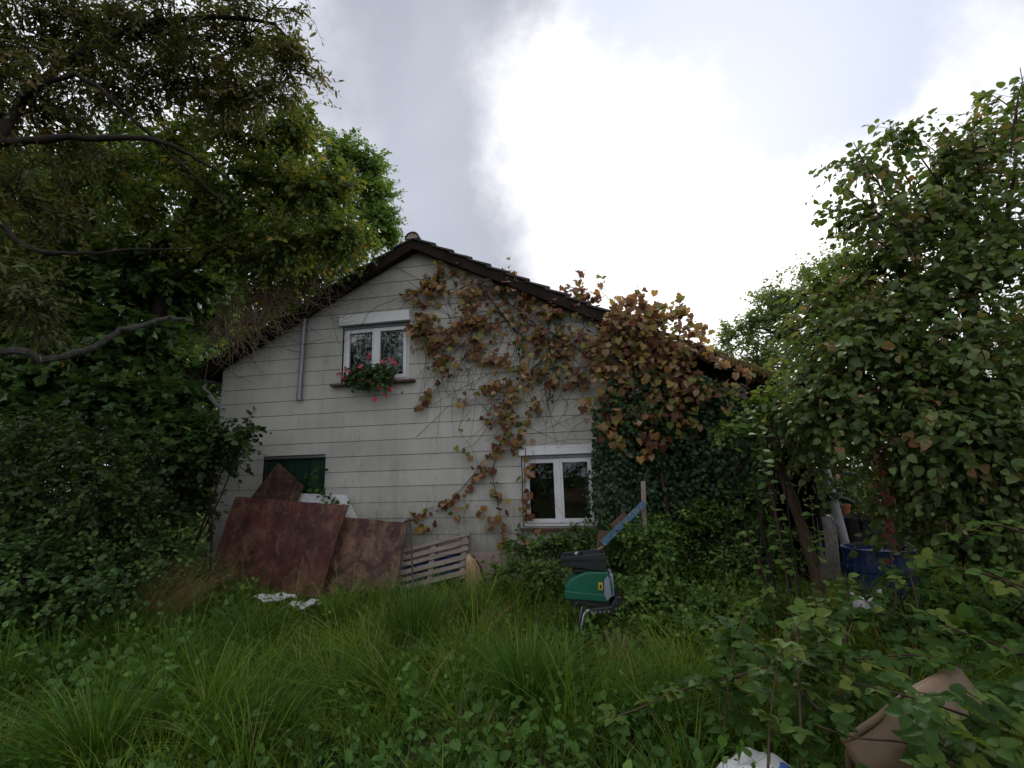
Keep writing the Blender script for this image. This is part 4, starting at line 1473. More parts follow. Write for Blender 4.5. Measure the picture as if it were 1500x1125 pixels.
def tussock(px, py, n, h, rad, label, mat="grass_tussock", splay=.75, w=.0085, tilt=(0, 0), group="grass tussocks"):
    c = ground_px(px, py)
    a = rng.uniform(0, 6.283, n); r = np.sqrt(rng.random(n)) * rad
    b = np.stack([c[0] + r * np.cos(a), c[1] + r * np.sin(a)], 1)
    b = np.concatenate([b, (gz(b[:, 0], b[:, 1]) - .02)[:, None]], 1)
    hh = h * rng.uniform(.55, 1.1, n)
    lean = np.stack([np.cos(a), np.sin(a)], 1) * (splay * (.15 + r / rad) * rng.uniform(.4, 1.1, n))[:, None] + np.array(tilt) + rng.normal(size=(n, 2)) * .1
    V, F, R = blades(b, hh, lean, w * rng.uniform(.7, 1.3, n), np.clip(rng.normal(.45, .25, n), 0, 1))
    base = np.array([c[0], c[1], float(gz(c[0], c[1]))])
    o = thing("grass_tussock", label, "grass tussock", base, group)
    q = link("blades", mesh_np("blades", V - base, F, R), mat, o); q["kind"] = "stuff"
    return o


tussock(490, 925, 260, .46, .10, "small dark tussock of grass before the gap between the leaning boards")
tussock(607, 962, 520, .78, .14, "tall dark upright grass tussock below the iron bar", splay=.5)
tussock(772, 1052, 520, .66, .13, "tall grass tussock with straw at its foot in the open lawn", splay=.62)
tussock(690, 905, 300, .42, .16, "broad grass tussock in front of the split log")
tussock(912, 985, 240, .36, .09, "yellowed drooping grass tussock beside the shredder legs", "grass_dry", .9)
tussock(250, 1010, 420, .62, .2, "wide fallen grass tussock combed to one side by the left bank", splay=.9, tilt=(.25, -.2))
tussock(120, 1120, 420, .6, .2, "long bladed grass tussock at the foot of the left bank", splay=1.0, tilt=(-.2, -.2))
o = tussock(215, 935, 360, 1.0, .22, "bundle of dry straw coloured stalks leaning over by the left bushes", "grass_dry", .35, .0075, (.75, -.15), None)
o.name = "dry_stalks"; o["category"] = "dry grass"
tussock(640, 925, 110, .5, .2, "sparse dry stalks among the grass below the pallet", "grass_dry", .5, .004, (0, 0))
tussock(735, 925, 150, .34, .18, "rusty brown withered tuft among the grass left of the shredder", "grass_dry", .8, .005, (-.2, -.2))
tussock(690, 1105, 160, .26, .2, "flat withered straw tuft low in the near lawn", "grass_dry", 1.1, .005, (.2, -.2))

for (px, py, n, h, r, lb, tl) in ((60, 1010, 420, .6, .2, "rank tussock of arching grass on the lower left bank", (-.2, -.3)), (360, 950, 380, .55, .18, "bushy green tussock in the grass below the red board", (.1, -.2)),
                                 (380, 1090, 420, .5, .2, "broad arching tussock in the near lawn between straw and nettles", (.25, -.3)), (560, 1030, 420, .55, .17, "lush tussock in mid lawn behind the nettles", (-.15, -.2)),
                                 (800, 1030, 420, .5, .16, "green tussock in the open lawn before the shredder", (.2, -.1)), (960, 1075, 380, .5, .18, "tussock half under the leftmost bramble cane", (.1, -.3)), (180, 960, 420, .62, .2, "tall tussock beside the dry leaning stalks", (.3, -.2))):
    tussock(px, py, n, h, r, lb, splay=.95, tilt=tl)
# low broad-leaved weeds between the grass
def weeds(n, y0, y1, hh, size, tm=OVAL, mask=None, k=6):
    x, y = visible_xy(n, y0, y1)
    if mask is not None:
        m = mask(x, y); x, y = x[m], y[m]
    m = outside_house(x, y, .02); x, y = x[m], y[m]
    n = len(x); h = hh * rng.uniform(.4, 1.1, n)
    org = np.stack([x, y, gz(x, y)], 1); d = np.stack([rng.normal(size=n) * .3, rng.normal(size=n) * .3, np.ones(n)], 1)
    P, D, NN, S, E = spray_leaves(org, d, h, k, size, 1.0, None, .0, .9, .35)
    R = np.clip(np.tile(rng.random(n), k) * .5 + rng.random(len(P)) * .5, 0, 1)
    return leaves(tm, P, D, NN, S, R), twigs(org, E, .003, .0015)


w1 = weeds(2300, 1.8, 6.5, .3, .05, OVAL, lambda x, y: field(x, y, .9, 7) > .0)
w2 = weeds(900, 1.9, 4.5, .42, .07, OVAL, lambda x, y: (x > -.9) & (x < 1.2) & (field(x, y, 1.2, 8) > -.2), 8)
w3 = weeds(900, 4.5, 7.2, .4, .05, ROUND, lambda x, y: (x > -.2) & (x < 3), 8)
w4 = weeds(1500, 3.2, 7.5, .6, .075, OVAL, lambda x, y: x < -.45 * y - .5, 9)
V, F, R = cat([w1[0], w2[0], w3[0], w4[0]])
wd = link("weeds", mesh_np("weeds", V, F, R), "weed"); tag(wd, "low nettles and broad leaved weeds among the grass", "weeds", None, "stuff")
V, F, R = cat([w1[1], w2[1], w3[1], w4[1]])
ws = link("weed_stems", mesh_np("weed_stems", V, F, R), "weed"); tag(ws, "thin stems of the weeds among the grass", "weeds", None, "stuff")

# ------------------------------------------------------------------ trees on the left
def gp(px, Y, dx=0):
    p = at(px, 700, Y); return np.array([p[0] + dx, p[1], float(gz(p[0] + dx, p[1]))])


def limb(*pts, r0=.08, r1=.02, n=5):
    P = smooth_path(pts, n); R_ = np.linspace(r0, r1, len(P))
    P = [P[0]] + [p + rng.normal(size=3) * r * .35 for p, r in zip(P[1:-1], R_[1:-1])] + [P[-1]]
    return (P, list(R_ * rng.uniform(.85, 1.18, len(P))))


# plum tree over the left edge: long dark arching boughs, narrow leaves
b = gp(-150, 4.6)
t0 = np.array([b[0], b[1], b[2] - .1])
plum_limbs = [limb(t0, t0 + [.05, .05, 1.2], at(-60, 330, 4.6), at(-20, 215, 4.6), r0=.14, r1=.07),
              limb(at(-20, 215, 4.6), at(60, 205, 4.5), at(140, 202, 4.5), at(230, 206, 4.6), at(290, 235, 4.8), at(345, 268, 5.0), r0=.045, r1=.012),
              limb(at(-40, 260, 4.6), at(60, 120, 4.8), at(200, 40, 5.0), at(380, 30, 5.2), at(450, 90, 5.3), r0=.06, r1=.01),
              limb(at(20, 150, 4.7), at(110, 110, 4.6), at(190, 170, 4.7), at(250, 225, 4.9), at(330, 300, 5.2), r0=.03, r1=.008),
              limb(at(-40, 300, 4.6), at(40, 360, 4.4), at(110, 372, 4.4), at(190, 366, 4.5), at(280, 365, 4.7), r0=.03, r1=.008)]
dead_bough = limb(t0 + [.05, .05, 1.3], at(0, 520, 4.5), at(60, 526, 4.6), at(120, 516, 4.7), at(170, 488, 4.8), at(215, 474, 4.9), at(250, 466, 5.0), at(283, 471, 5.0), r0=.042, r1=.02)
plum_cl = [pc(40, 40, 4.9, 90, 70), pc(150, 30, 5.1, 90, 60), pc(260, 40, 5.3, 95, 60), pc(360, 40, 5.4, 80, 60, w=.9), pc(425, 95, 5.4, 40, 45, w=.45),
           pc(60, 150, 5.0, 90, 60, w=.8), pc(180, 120, 5.2, 80, 50, w=.7), pc(290, 120, 5.4, 80, 45, w=.7), pc(370, 140, 5.5, 55, 40, w=.5), pc(20, 280, 4.7, 60, 60, w=.6),
           pc(30, 420, 4.6, 70, 60, w=.7), pc(-40, 100, 4.8, 80, 120)]
plum = make_plant("plum_tree", "dark narrow leaved tree with long arching boughs reaching over from the left bank", "tree", b, plum_limbs, plum_cl,
           "leaf_plum", "bark_dark", NARROW, size=.105, L=.36, nb=34, per=9, K=9, droop=.45, twig_r=.005)
MB().tube(dead_bough[0], dead_bough[1], 8).build("dead_bough", "bark_grey", plum, world=True)["label"] = "bare grey lichen covered bough"
# tree with yellowing leaves behind it
b = gp(250, 7.4, -.2); b = gp(200, 7.4)
lm = [limb(b - [0, 0, .1], b + [.1, 0, 1.5], at(240, 420, 7.3), at(300, 250, 7.2), r0=.16, r1=.05), limb(at(240, 420, 7.3), at(330, 360, 7.0), at(430, 330, 6.9), r0=.06, r1=.015),
      limb(at(270, 340, 7.2), at(380, 260, 7.0), at(460, 170, 7.0), r0=.05, r1=.01), limb(at(240, 420, 7.3), at(140, 330, 7.2), at(90, 250, 7.1), r0=.06, r1=.015)]
cl_ = [pc(250, 230, 7.2, 100, 70), pc(360, 200, 7.1, 80, 60), pc(430, 180, 7.0, 50, 55, w=.6), pc(150, 250, 7.2, 90, 70), pc(70, 270, 7.2, 80, 60), pc(320, 290, 7.0, 90, 50),
       pc(420, 270, 6.9, 75, 50), pc(490, 275, 6.8, 38, 40, w=.5), pc(440, 345, 6.8, 70, 45, w=.8), pc(350, 360, 6.9, 80, 45), pc(230, 340, 7.1, 90, 55), pc(110, 350, 7.2, 90, 55), pc(500, 345, 6.7, 40, 32, w=.5), pc(20, 380, 7.2, 60, 60)]
make_plant("hazel_tree", "tree with yellowing leaves hanging over the left roof slope", "tree", b, lm, cl_, "leaf_autumn", "bark_dark", OVAL, size=.095, L=.38, nb=36, per=9, K=7, twig_r=.005)
# oak behind the house
b = gp(470, 15)
lm = [limb(b - [0, 0, .2], b + [0, 0, 3], at(480, 400, 15), at(490, 280, 15), r0=.3, r1=.08), limb(at(480, 400, 15), at(530, 340, 15), at(560, 300, 15), r0=.1, r1=.03)]
cl_ = [pc(500, 225, 15, 45, 32), pc(535, 240, 15, 38, 32), pc(552, 285, 15, 34, 26), pc(555, 325, 14.6, 36, 24), pc(515, 290, 15, 50, 36), pc(475, 260, 15, 50, 45), pc(520, 350, 14.6, 45, 32), pc(470, 340, 15, 55, 45), pc(430, 250, 15.5, 55, 60), pc(560, 345, 14.4, 28, 20, w=.7), pc(390, 300, 15.5, 60, 80)]
make_plant("oak_tree", "bright green oak rising behind the house roof", "tree", b, lm, cl_, "leaf_oak", "bark", RHOMB, size=.13, L=.42, nb=34, per=9, K=8, twig_r=.008)
# sycamore between the house and the bank: dark lobed leaves
b = gp(130, 8.0)
lm = [limb(b - [0, 0, .1], b + [0, 0, 1.4], at(150, 480, 7.8), at(180, 380, 7.7), r0=.12, r1=.04), limb(at(150, 520, 7.8), at(240, 520, 7.6), at(300, 560, 7.6), r0=.05, r1=.015), limb(at(150, 520, 7.8), at(60, 470, 7.6), at(0, 440, 7.5), r0=.05, r1=.015)]
cl_ = [pc(60, 430, 7.4, 90, 60), pc(170, 420, 7.5, 90, 55), pc(255, 410, 7.6, 70, 55), pc(300, 445, 8.6, 45, 45, w=.7), pc(90, 510, 7.2, 90, 55), pc(200, 510, 7.3, 80, 50), pc(265, 530, 10.5, 45, 60, w=1), pc(30, 560, 7.0, 80, 50), pc(140, 580, 7.0, 90, 45), pc(215, 595, 7.0, 55, 40), pc(262, 640, 6.9, 45, 32, w=.7), pc(-40, 480, 7.2, 80, 90), pc(300, 650, 7.1, 30, 30, w=.35)]
make_plant("sycamore", "dark green lobed leaf tree crowding the left eaves of the house", "tree", b, lm, cl_, "leaf_dark", "bark_dark", MAPLE, size=.145, L=.42, nb=32, per=8, K=6, twig_r=.005, up=.9)
# wood far behind on the left, closing the gaps
for (px, Y, cls, lbl) in ((120, 13, [(60, 420, 120, 120), (180, 380, 110, 130), (280, 430, 90, 90), (60, 560, 120, 90), (200, 560, 100, 90), (40, 650, 110, 80), (160, 660, 100, 70), (250, 640, 60, 70)], "tall dark tree standing in the wood behind the sycamore"),
                          (-40, 11, [(-60, 300, 120, 130), (30, 240, 100, 110), (-60, 500, 130, 120), (110, 300, 80, 100), (30, 420, 110, 100), (-60, 650, 120, 110), (200, 240, 70, 70), (30, 560, 120, 100)], "broad tree deep in the wood behind the plum tree"),
                          (330, 17, [(330, 330, 80, 90), (260, 250, 80, 80), (400, 390, 60, 60), (330, 430, 80, 60), (440, 360, 50, 50), (300, 510, 60, 60), (270, 600, 70, 80), (460, 300, 40, 50), (305, 660, 60, 80), (455, 400, 50, 42), (410, 430, 50, 42), (495, 375, 36, 36), (360, 470, 55, 45), (310, 480, 50, 45)], "distant tree behind the yellowing tree and the roof")):
    b = gp(px, Y)
    make_plant("wood_tree", lbl, "tree", b, [limb(b - [0, 0, .2], b + [0, 0, 2.5], at(px + 20, 450, Y), at(px + 30, 330, Y), r0=.25, r1=.06)],
               [pc(a, c, Y + (i % 3) * .5, r1, r2) for i, (a, c, r1, r2) in enumerate(cls)], "leaf_dark", "bark_dark", RHOMB, "trees of the wood behind the house", size=.17, L=.5, nb=46, per=10, K=8, twig_r=.008)

b = gp(290, 11)
make_plant("holly_tree", "dark holly filling the gap behind the left corner of the house", "tree", b, [limb(b - [0, 0, .1], b + [0, 0, 1.2], at(295, 560, 11), r0=.09, r1=.03)],
           [pc(300, 560, 11, 45, 45), pc(300, 630, 11, 50, 50), pc(290, 710, 11, 50, 50), pc(330, 500, 12.5, 60, 50), pc(230, 600, 11, 50, 60)], "leaf_dark", "bark_dark", RHOMB, size=.12, L=.36, nb=50, per=9, K=8)
# bushes on the left bank
def bush(name, label, Y, px, cls, leafm, tm, size, stems=7, catg="bush", group=None, bark="bark_dark", **kw):
    b = gp(px, Y)
    clumps = [pc(a, c, Y + dy, r1, r2, w=w) for (a, c, r1, r2, dy, w) in cls]
    lm = []
    for c in clumps:
        for _ in range(2):
            s = b + np.array([rng.normal() * .2, rng.normal() * .12, -.05]); s[2] = float(gz(s[0], s[1])) - .05
            e = c[0] + rng.normal(size=3) * np.array(c[1]) * .3
            lm.append(limb(s, (s + e) / 2 + rng.normal(size=3) * .1, e, r0=.016, r1=.005, n=3))
    return make_plant(name, label, catg, b, lm, clumps, leafm, bark, tm, group, "foliage", "stems", size=size, **kw)


bush("bramble_bush", "tall reddish brown bramble bush on the left bank beneath the sycamore", 5.0, 60,
     [(20, 640, 90, 50, .3, 1), (120, 660, 80, 50, .2, 1), (40, 710, 90, 50, 0, 1), (150, 720, 80, 50, 0, 1), (-50, 680, 80, 80, 0, 1), (210, 690, 50, 50, .6, .7)],
     "leaf_bush", OVAL, .062, L=.3, nb=26, per=7, K=7)
bush("nettle_bush", "leafy green nettle thicket at the foot of the left bank", 5.5, 60,
     [(30, 760, 90, 45, .2, 1), (130, 765, 80, 45, .3, 1), (70, 815, 90, 36, 0, 1), (20, 850, 80, 30, .2, .8), (30, 882, 90, 28, -.3, .8), (110, 872, 80, 26, -.2, .8), (120, 845, 70, 28, .3, .8), (-40, 780, 70, 60, 0, 1), (190, 800, 55, 36, .5, .8)],
     "leaf_bush", OVAL, .07, L=.28, nb=26, per=7, K=7)
bush("weed_thicket", "low weedy thicket filling the foot of the left bushes", 4.7, 90,
     [(20, 800, 70, 40, .1, 1), (100, 810, 70, 40, .1, 1), (180, 825, 55, 34, .3, .9), (50, 850, 80, 30, -.1, 1), (140, 860, 60, 26, .0, .8), (-40, 830, 60, 50, 0, .8), (240, 800, 36, 40, .9, .6)],
     "leaf_dark", OVAL, .06, L=.25, nb=26, per=7, K=7)
bush("elder_bush", "dark leafy bush spreading over the left corner of the house", 7.0, 255,
     [(240, 680, 60, 45, 0, 1), (290, 665, 45, 38, .0, .8), (335, 645, 28, 24, -.1, .4), (240, 740, 60, 45, -.2, 1), (290, 730, 35, 45, .1, .6), (360, 625, 16, 16, -.2, .2), (180, 760, 60, 50, -.6, .9)],
     "leaf_bush", OVAL, .095, L=.32, nb=22, per=6, K=6)

OVALW = _fold(.40, [(.16, .72), (.42, 1.0), (.76, .70)], .16, .28)
# ------------------------------------------------------------------ trees on the right
b = gp(1445, 4.3)
RB = b
lm = [limb(b - [0, 0, .1], b + [0, 0, 1.0], at(1430, 520, 4.3), at(1410, 380, 4.3), at(1420, 250, 4.3), r0=.08, r1=.02), limb(at(1430, 520, 4.3), at(1350, 450, 4.2), at(1290, 330, 4.2), at(1262, 235, 4.3), r0=.035, r1=.006),
      limb(at(1430, 540, 4.3), at(1330, 560, 4.0), at(1230, 590, 4.1), r0=.035, r1=.008), limb(at(1425, 420, 4.3), at(1480, 300, 4.4), at(1492, 130, 4.5), r0=.03, r1=.006), limb(at(1430, 560, 4.3), at(1470, 640, 4.0), at(1440, 740, 3.8), r0=.02, r1=.006)]
cl_ = [pc(1440, 240, 4.4, 70, 50, w=.6), pc(1375, 250, 4.4, 46, 40, w=.35), pc(1330, 300, 4.3, 46, 45, w=.4), pc(1275, 300, 4.3, 30, 50, w=.22), pc(1268, 232, 4.3, 18, 28, w=.18), pc(1325, 205, 4.3, 14, 22, w=.15), pc(1490, 160, 4.5, 24, 40, w=.3), pc(1400, 330, 4.3, 90, 60, w=.7),
       pc(1290, 400, 4.3, 60, 55, w=.5), pc(1360, 430, 4.2, 85, 60, w=.75), pc(1460, 400, 4.2, 80, 80, w=.8), pc(1250, 470, 4.4, 45, 45, w=.6), pc(1310, 510, 4.1, 80, 55), pc(1410, 530, 4.0, 90, 60), pc(1210, 545, 4.5, 50, 40, w=.5), pc(1240, 590, 4.2, 60, 45, w=.8), pc(1330, 600, 4.0, 80, 45, w=.8),
       pc(1440, 630, 3.8, 80, 55, w=.9), pc(1180, 600, 4.9, 40, 42, w=.5), pc(1400, 700, 4.3, 80, 45, w=.7), pc(1490, 720, 3.9, 50, 60, w=.6), pc(1350, 690, 4.8, 50, 40, w=.4), pc(1540, 300, 4.3, 60, 160), pc(1540, 560, 4.0, 60, 120)]
cl_ += [pc(1225, 430, 5.0, 40, 36, w=.4), pc(1190, 490, 5.4, 36, 30, w=.4), pc(1165, 545, 5.6, 34, 30, w=.5), pc(1185, 640, 5.4, 30, 34, w=.35), pc(1215, 500, 5.4, 40, 36, w=.6), pc(1340, 650, 4.6, 60, 40, w=.6), pc(1400, 760, 4.5, 60, 36, w=.5), pc(1300, 760, 5.2, 26, 26, w=.15), pc(1470, 790, 4.3, 50, 40, w=.5)]
HS = [[(1370, 330), (1315, 235), (1303, 176)], [(1350, 345), (1280, 260), (1250, 208)], [(1340, 350), (1262, 295), (1226, 262)], [(1330, 385), (1272, 345), (1228, 342)], [(1420, 290), (1392, 215), (1372, 186)], [(1440, 270), (1425, 200), (1442, 148)],
      [(1480, 230), (1488, 160), (1499, 112)], [(1400, 300), (1345, 225), (1332, 196)], [(1310, 420), (1255, 400), (1235, 372)], [(1300, 470), (1240, 480), (1190, 470)], [(1300, 560), (1230, 540), (1170, 560)], [(1330, 600), (1250, 600), (1180, 610)],
      [(1460, 330), (1400, 250), (1350, 205)], [(1350, 400), (1300, 300), (1275, 230)], [(1480, 420), (1350, 450), (1180, 525)], [(1360, 640), (1290, 660), (1262, 700)], [(1470, 640), (1430, 720), (1380, 770)]]
SP, SD, SN, SS = [], [], [], []
for hs in HS:
    Yh = rng.uniform(3.9, 4.5)
    pth = smooth_path([at(x_, y_, Yh) for x_, y_ in hs], 7); lm.append((pth, list(np.linspace(.010, .003, len(pth)))))
    A_ = np.array(pth); nn_ = 36; t = np.linspace(.1, .995, nn_) * (len(pth) - 1); i0 = np.minimum(t.astype(int), len(pth) - 2); fr = (t - i0)[:, None]
    p_ = A_[i0] * (1 - fr) + A_[i0 + 1] * fr; tg_ = nrm(A_[i0 + 1] - A_[i0]); sd_ = nrm(np.cross(tg_, rng.normal(size=3)))
    dd_ = nrm(tg_ * .5 + sd_ * np.where(np.arange(nn_) % 2, 1, -1)[:, None] + rng.normal(size=(nn_, 3)) * .4 + np.array([0, 0, -.35]))
    SP.append(p_ + dd_ * .02); SD.append(dd_); SN.append(nrm(rng.normal(size=(nn_, 3)) * .5 + np.array([0, -.2, .8]))); SS.append(rng.uniform(.06, .1, nn_) * np.linspace(1.05, .6, nn_))
ex = tuple(np.concatenate(z) for z in (SP, SD, SN, SS)); ex = ex + (rng.random(len(ex[0])),)
make_plant("hazel_tree", "large leaved hazel overhanging the shed and blue barrels on the right", "tree", b, lm, cl_, "leaf_hazel", "bark", OVALW, None, nobj=300, leaf_obj_m="leaf_hazel_one", extra=ex,
           size=.080, L=.42, nb=27, per=7, K=7, twig_r=.004, droop=.5, up=.6)
b = gp(1160, 11)
make_plant("birch_tree", "paler small leaved tree beyond the shed roof", "tree", b, [limb(b - [0, 0, .1], b + [0, 0, 1.5], at(1165, 500, 11), at(1190, 400, 11), r0=.14, r1=.03), limb(at(1165, 500, 11), at(1110, 480, 11), at(1075, 480, 11), r0=.05, r1=.01)],
           [pc(1195, 415, 11, 50, 38), pc(1150, 435, 11, 45, 35), pc(1115, 470, 11, 40, 34, w=.8), pc(1080, 495, 11, 28, 22, w=.4), pc(1160, 490, 11, 60, 40), pc(1120, 520, 10.8, 45, 28, w=.8), pc(1230, 395, 11.2, 45, 40), pc(1250, 440, 11, 50, 45), pc(1200, 460, 10.6, 50, 40), pc(1230, 480, 11, 50, 50), pc(1060, 512, 10.8, 14, 18, w=.15)],
           "leaf_far", "bark_grey", RHOMB, size=.10, L=.34, nb=36, per=8, K=8)
for (px, Y, cls, lbl) in ((1270, 9.5, [(1250, 660, 50, 50), (1230, 640, 40, 40), (1200, 660, 40, 40), (1205, 725, 40, 40), (1240, 720, 50, 40), (1300, 690, 60, 60), (1330, 620, 60, 50), (1260, 600, 50, 40)], "bright green shrub in the yard beyond the rain pipe"),
                          (1420, 9, [(1400, 640, 70, 60), (1480, 700, 80, 80), (1400, 740, 80, 60), (1480, 600, 80, 60), (1330, 730, 60, 50), (1330, 560, 70, 60)], "dense green shrub behind the barrels"),
                          (1560, 8, [(1560, 660, 80, 120), (1540, 520, 60, 100), (1500, 780, 60, 60)], "tall shrub closing the yard behind the half hidden barrel")):
    bush("yard_shrub", lbl, Y, px, [(a, c, r1, r2, 0, 1) for a, c, r1, r2 in cls], "leaf_far" if px < 1300 else "leaf_bush", OVAL, .085, catg="shrub", group="shrubs in the yard", L=.34, nb=26, per=7, K=7)

# shrubs and ivy in front of the shed wall
bush("privet_shrub", "dense small leaved shrub heaped in front of the ivy covered shed wall", 5.9, 1000,
     [(905, 800, 36, 32, .3, .8), (960, 785, 50, 42, .4, 1), (1030, 770, 55, 50, .4, 1), (1080, 740, 45, 50, .5, .9), (930, 850, 50, 40, 0, 1), (948, 800, 34, 36, -.35, .8), (1000, 850, 60, 45, 0, 1), (1070, 830, 50, 50, .1, 1), (960, 900, 50, 30, -.4, .9), (1040, 900, 55, 32, -.4, .9), (1110, 870, 45, 45, 0, .9), (1130, 800, 36, 50, .4, .7)],
     "leaf_shrub", OVAL, .056, catg="shrub", L=.24, nb=40, per=8, K=8)
bush("snowberry_shrub", "light green small leaved shrub spilling into the grass right of the shredder", 4.75, 1010,
     [(945, 885, 38, 34, .2, .8), (1000, 895, 45, 34, .0, .9), (1055, 900, 45, 34, .0, .9), (1105, 905, 40, 34, .1, .8), (975, 925, 36, 22, -.2, .6), (1040, 935, 45, 22, -.3, .7)],
     "leaf_shrub", ROUND, .046, catg="shrub", L=.22, nb=30, per=7, K=8)
bush("low_shrub", "low tangled shrub growing under the lower right window", 6.5, 800,
     [(770, 800, 30, 22, 0, .6), (810, 800, 36, 24, .1, .7), (850, 790, 36, 26, .2, .7), (790, 840, 45, 26, -.4, .8), (870, 830, 40, 34, -.1, .8), (740, 840, 30, 20, -.3, .5)],
     "leaf_shrub", OVAL, .05, catg="shrub", L=.22, nb=22, per=7, K=7)


def wall_leaves(n, poly, offr, size, down=.75):
    """leaves hanging on the facade inside a pixel polygon"""
    poly = np.array(poly, float)
    lo, hi = poly.min(0), poly.max(0); out = []
    while len(out) < n:
        q = lo + (hi - lo) * rng.random(2)
        ins = False; j = len(poly) - 1
        for i in range(len(poly)):
            if (poly[i, 1] > q[1]) != (poly[j, 1] > q[1]) and q[0] < (poly[j, 0] - poly[i, 0]) * (q[1] - poly[i, 1]) / (poly[j, 1] - poly[i, 1]) + poly[i, 0]:
                ins = not ins
            j = i
        if ins: out.append(q)
    P = np.array([facw(q[0], q[1], rng.uniform(*offr)) for q in out])
    return P


def hang(P, size, outw=.9, down=.8):
    n = len(P)
    D = rng.normal(size=(n, 3)) * .45 + np.array([0, 0, -down]) - HN * .25
    NN = -HN * outw + rng.normal(size=(n, 3)) * .4 + np.array([0, 0, .45])
    return P, nrm(D), nrm(NN), size * rng.uniform(.6, 1.15, n)


ivb = hw(2.7, .1, .3)
ivy = thing("ivy", "dark ivy hanging in strands over the timber shed wall", "ivy", ivb)
iv = []
P = wall_leaves(9500, [(868, 600), (900, 545), (985, 540), (1060, 560), (1110, 620), (1125, 700), (1090, 800), (960, 830), (880, 800), (868, 700)], (.05, .55), .05)
P[:, :2] += 0
P = P + np.array([0, 0, 0]) - HN * (.25 * field(P[:, 0] * 3, P[:, 2] * 2, 1.2, 3))[:, None].clip(-.1, .3)
iv.append(leaves(GRAPE, *hang(P, .052)))
# hanging strands down beside the window
st_pts = []
for (px, y0, y1) in [(872, 655, 770), (878, 640, 790), (890, 600, 760), (905, 620, 770), (925, 600, 790), (948, 640, 800), (968, 620, 800), (988, 640, 780), (1010, 640, 800), (862, 690, 765), (806, 440, 590), (815, 470, 560), (765, 470, 560), (790, 520, 560)]:
    m = int((y1 - y0) / 2.2)
    for j in range(m):
        yy = y0 + (y1 - y0) * j / m
        st_pts.append(facw(px + rng.normal() * 3, yy, .1 + .2 * rng.random() * (px > 880)))
iv.append(leaves(GRAPE, *hang(np.array(st_pts), .05)))
V, F, R = cat(iv)
q = link("leaves", mesh_np("leaves", V - ivb, F, R), "leaf_ivy", ivy); q["kind"] = "stuff"
mb = MB()
for _ in range(40):
    u = rng.uniform(885, 1090); y0 = rng.uniform(560, 620); y1 = rng.uniform(720, 820)
    mb.tube(smooth_path([facw(u, y0, .12), facw(u + rng.normal() * 8, (y0 + y1) / 2, .2), facw(u + rng.normal() * 10, y1, .15)], 4), .006, 5)
mb.build("stems", "vine_stem", ivy, world=True)["kind"] = "stuff"

# ------------------------------------------------------------------ grape vine in autumn colours
vb = hw(2.0, .12, .35)
vine = thing("grape_vine", "brown and orange autumn grape vine sprawling over the right half of the facade", "vine", vb)
VC = [(640, 425, 30, 45), (690, 415, 36, 80), (735, 412, 26, 40), (615, 470, 22, 45), (655, 470, 36, 85), (705, 460, 36, 60), (640, 510, 26, 45), (690, 510, 30, 40), (668, 545, 30, 25),
      (600, 427, 10, 6), (775, 430, 30, 26), (805, 445, 26, 26), (790, 470, 40, 26), (840, 530, 34, 30), (720, 560, 30, 16), (860, 490, 26, 30), (845, 430, 24, 45), (870, 445, 26, 45), (770, 500, 34, 40), (810, 510, 30, 40), (835, 490, 26, 30), (760, 460, 25, 16),
      (745, 555, 24, 36), (735, 595, 24, 32), (775, 560, 30, 22), (820, 555, 28, 22), (790, 600, 30, 14), (700, 590, 40, 12), (760, 640, 20, 14),
      (905, 455, 30, 65), (945, 462, 36, 80), (985, 470, 30, 55), (900, 500, 40, 80), (955, 510, 45, 100), (1005, 535, 30, 55), (885, 545, 34, 65), (930, 555, 40, 85), (980, 560, 40, 70), (1035, 562, 28, 40),
      (1065, 585, 20, 20), (900, 595, 34, 60), (950, 605, 36, 60), (1000, 600, 30, 40), (930, 645, 30, 30), (895, 640, 26, 24), (965, 650, 24, 14), (1092, 590, 14, 8), (1020, 580, 22, 18), (1005, 500, 20, 26), (1045, 522, 18, 20), (1085, 545, 16, 12), (900, 470, 24, 26), (960, 485, 24, 26)]
P = []
for (px, py, r, n) in VC:
    sub = rng.normal(size=(max(2, n // 9), 2)) * r * .5
    for i in range(int(n * (2.2 if px > 880 else 1.4))):
        s = sub[rng.integers(len(sub))]; q = np.array([px, py]) + s + rng.normal(size=2) * r * .26
        P.append(facw(q[0], q[1], rng.uniform(.04, .22) + (rng.uniform(.1, .5) if px > 880 else 0)))


def strand(pts, n, jit=4.0, off=(.05, .16)):
    pts = np.array(pts, float); d = np.r_[0, np.cumsum(np.hypot(*np.diff(pts, axis=0).T))]
    t = rng.random(n) * d[-1]
    x = np.interp(t, d, pts[:, 0]) + rng.normal(size=n) * jit; y = np.interp(t, d, pts[:, 1]) + rng.normal(size=n) * jit
    return [facw(a, b_, rng.uniform(*off)) for a, b_ in zip(x, y)]


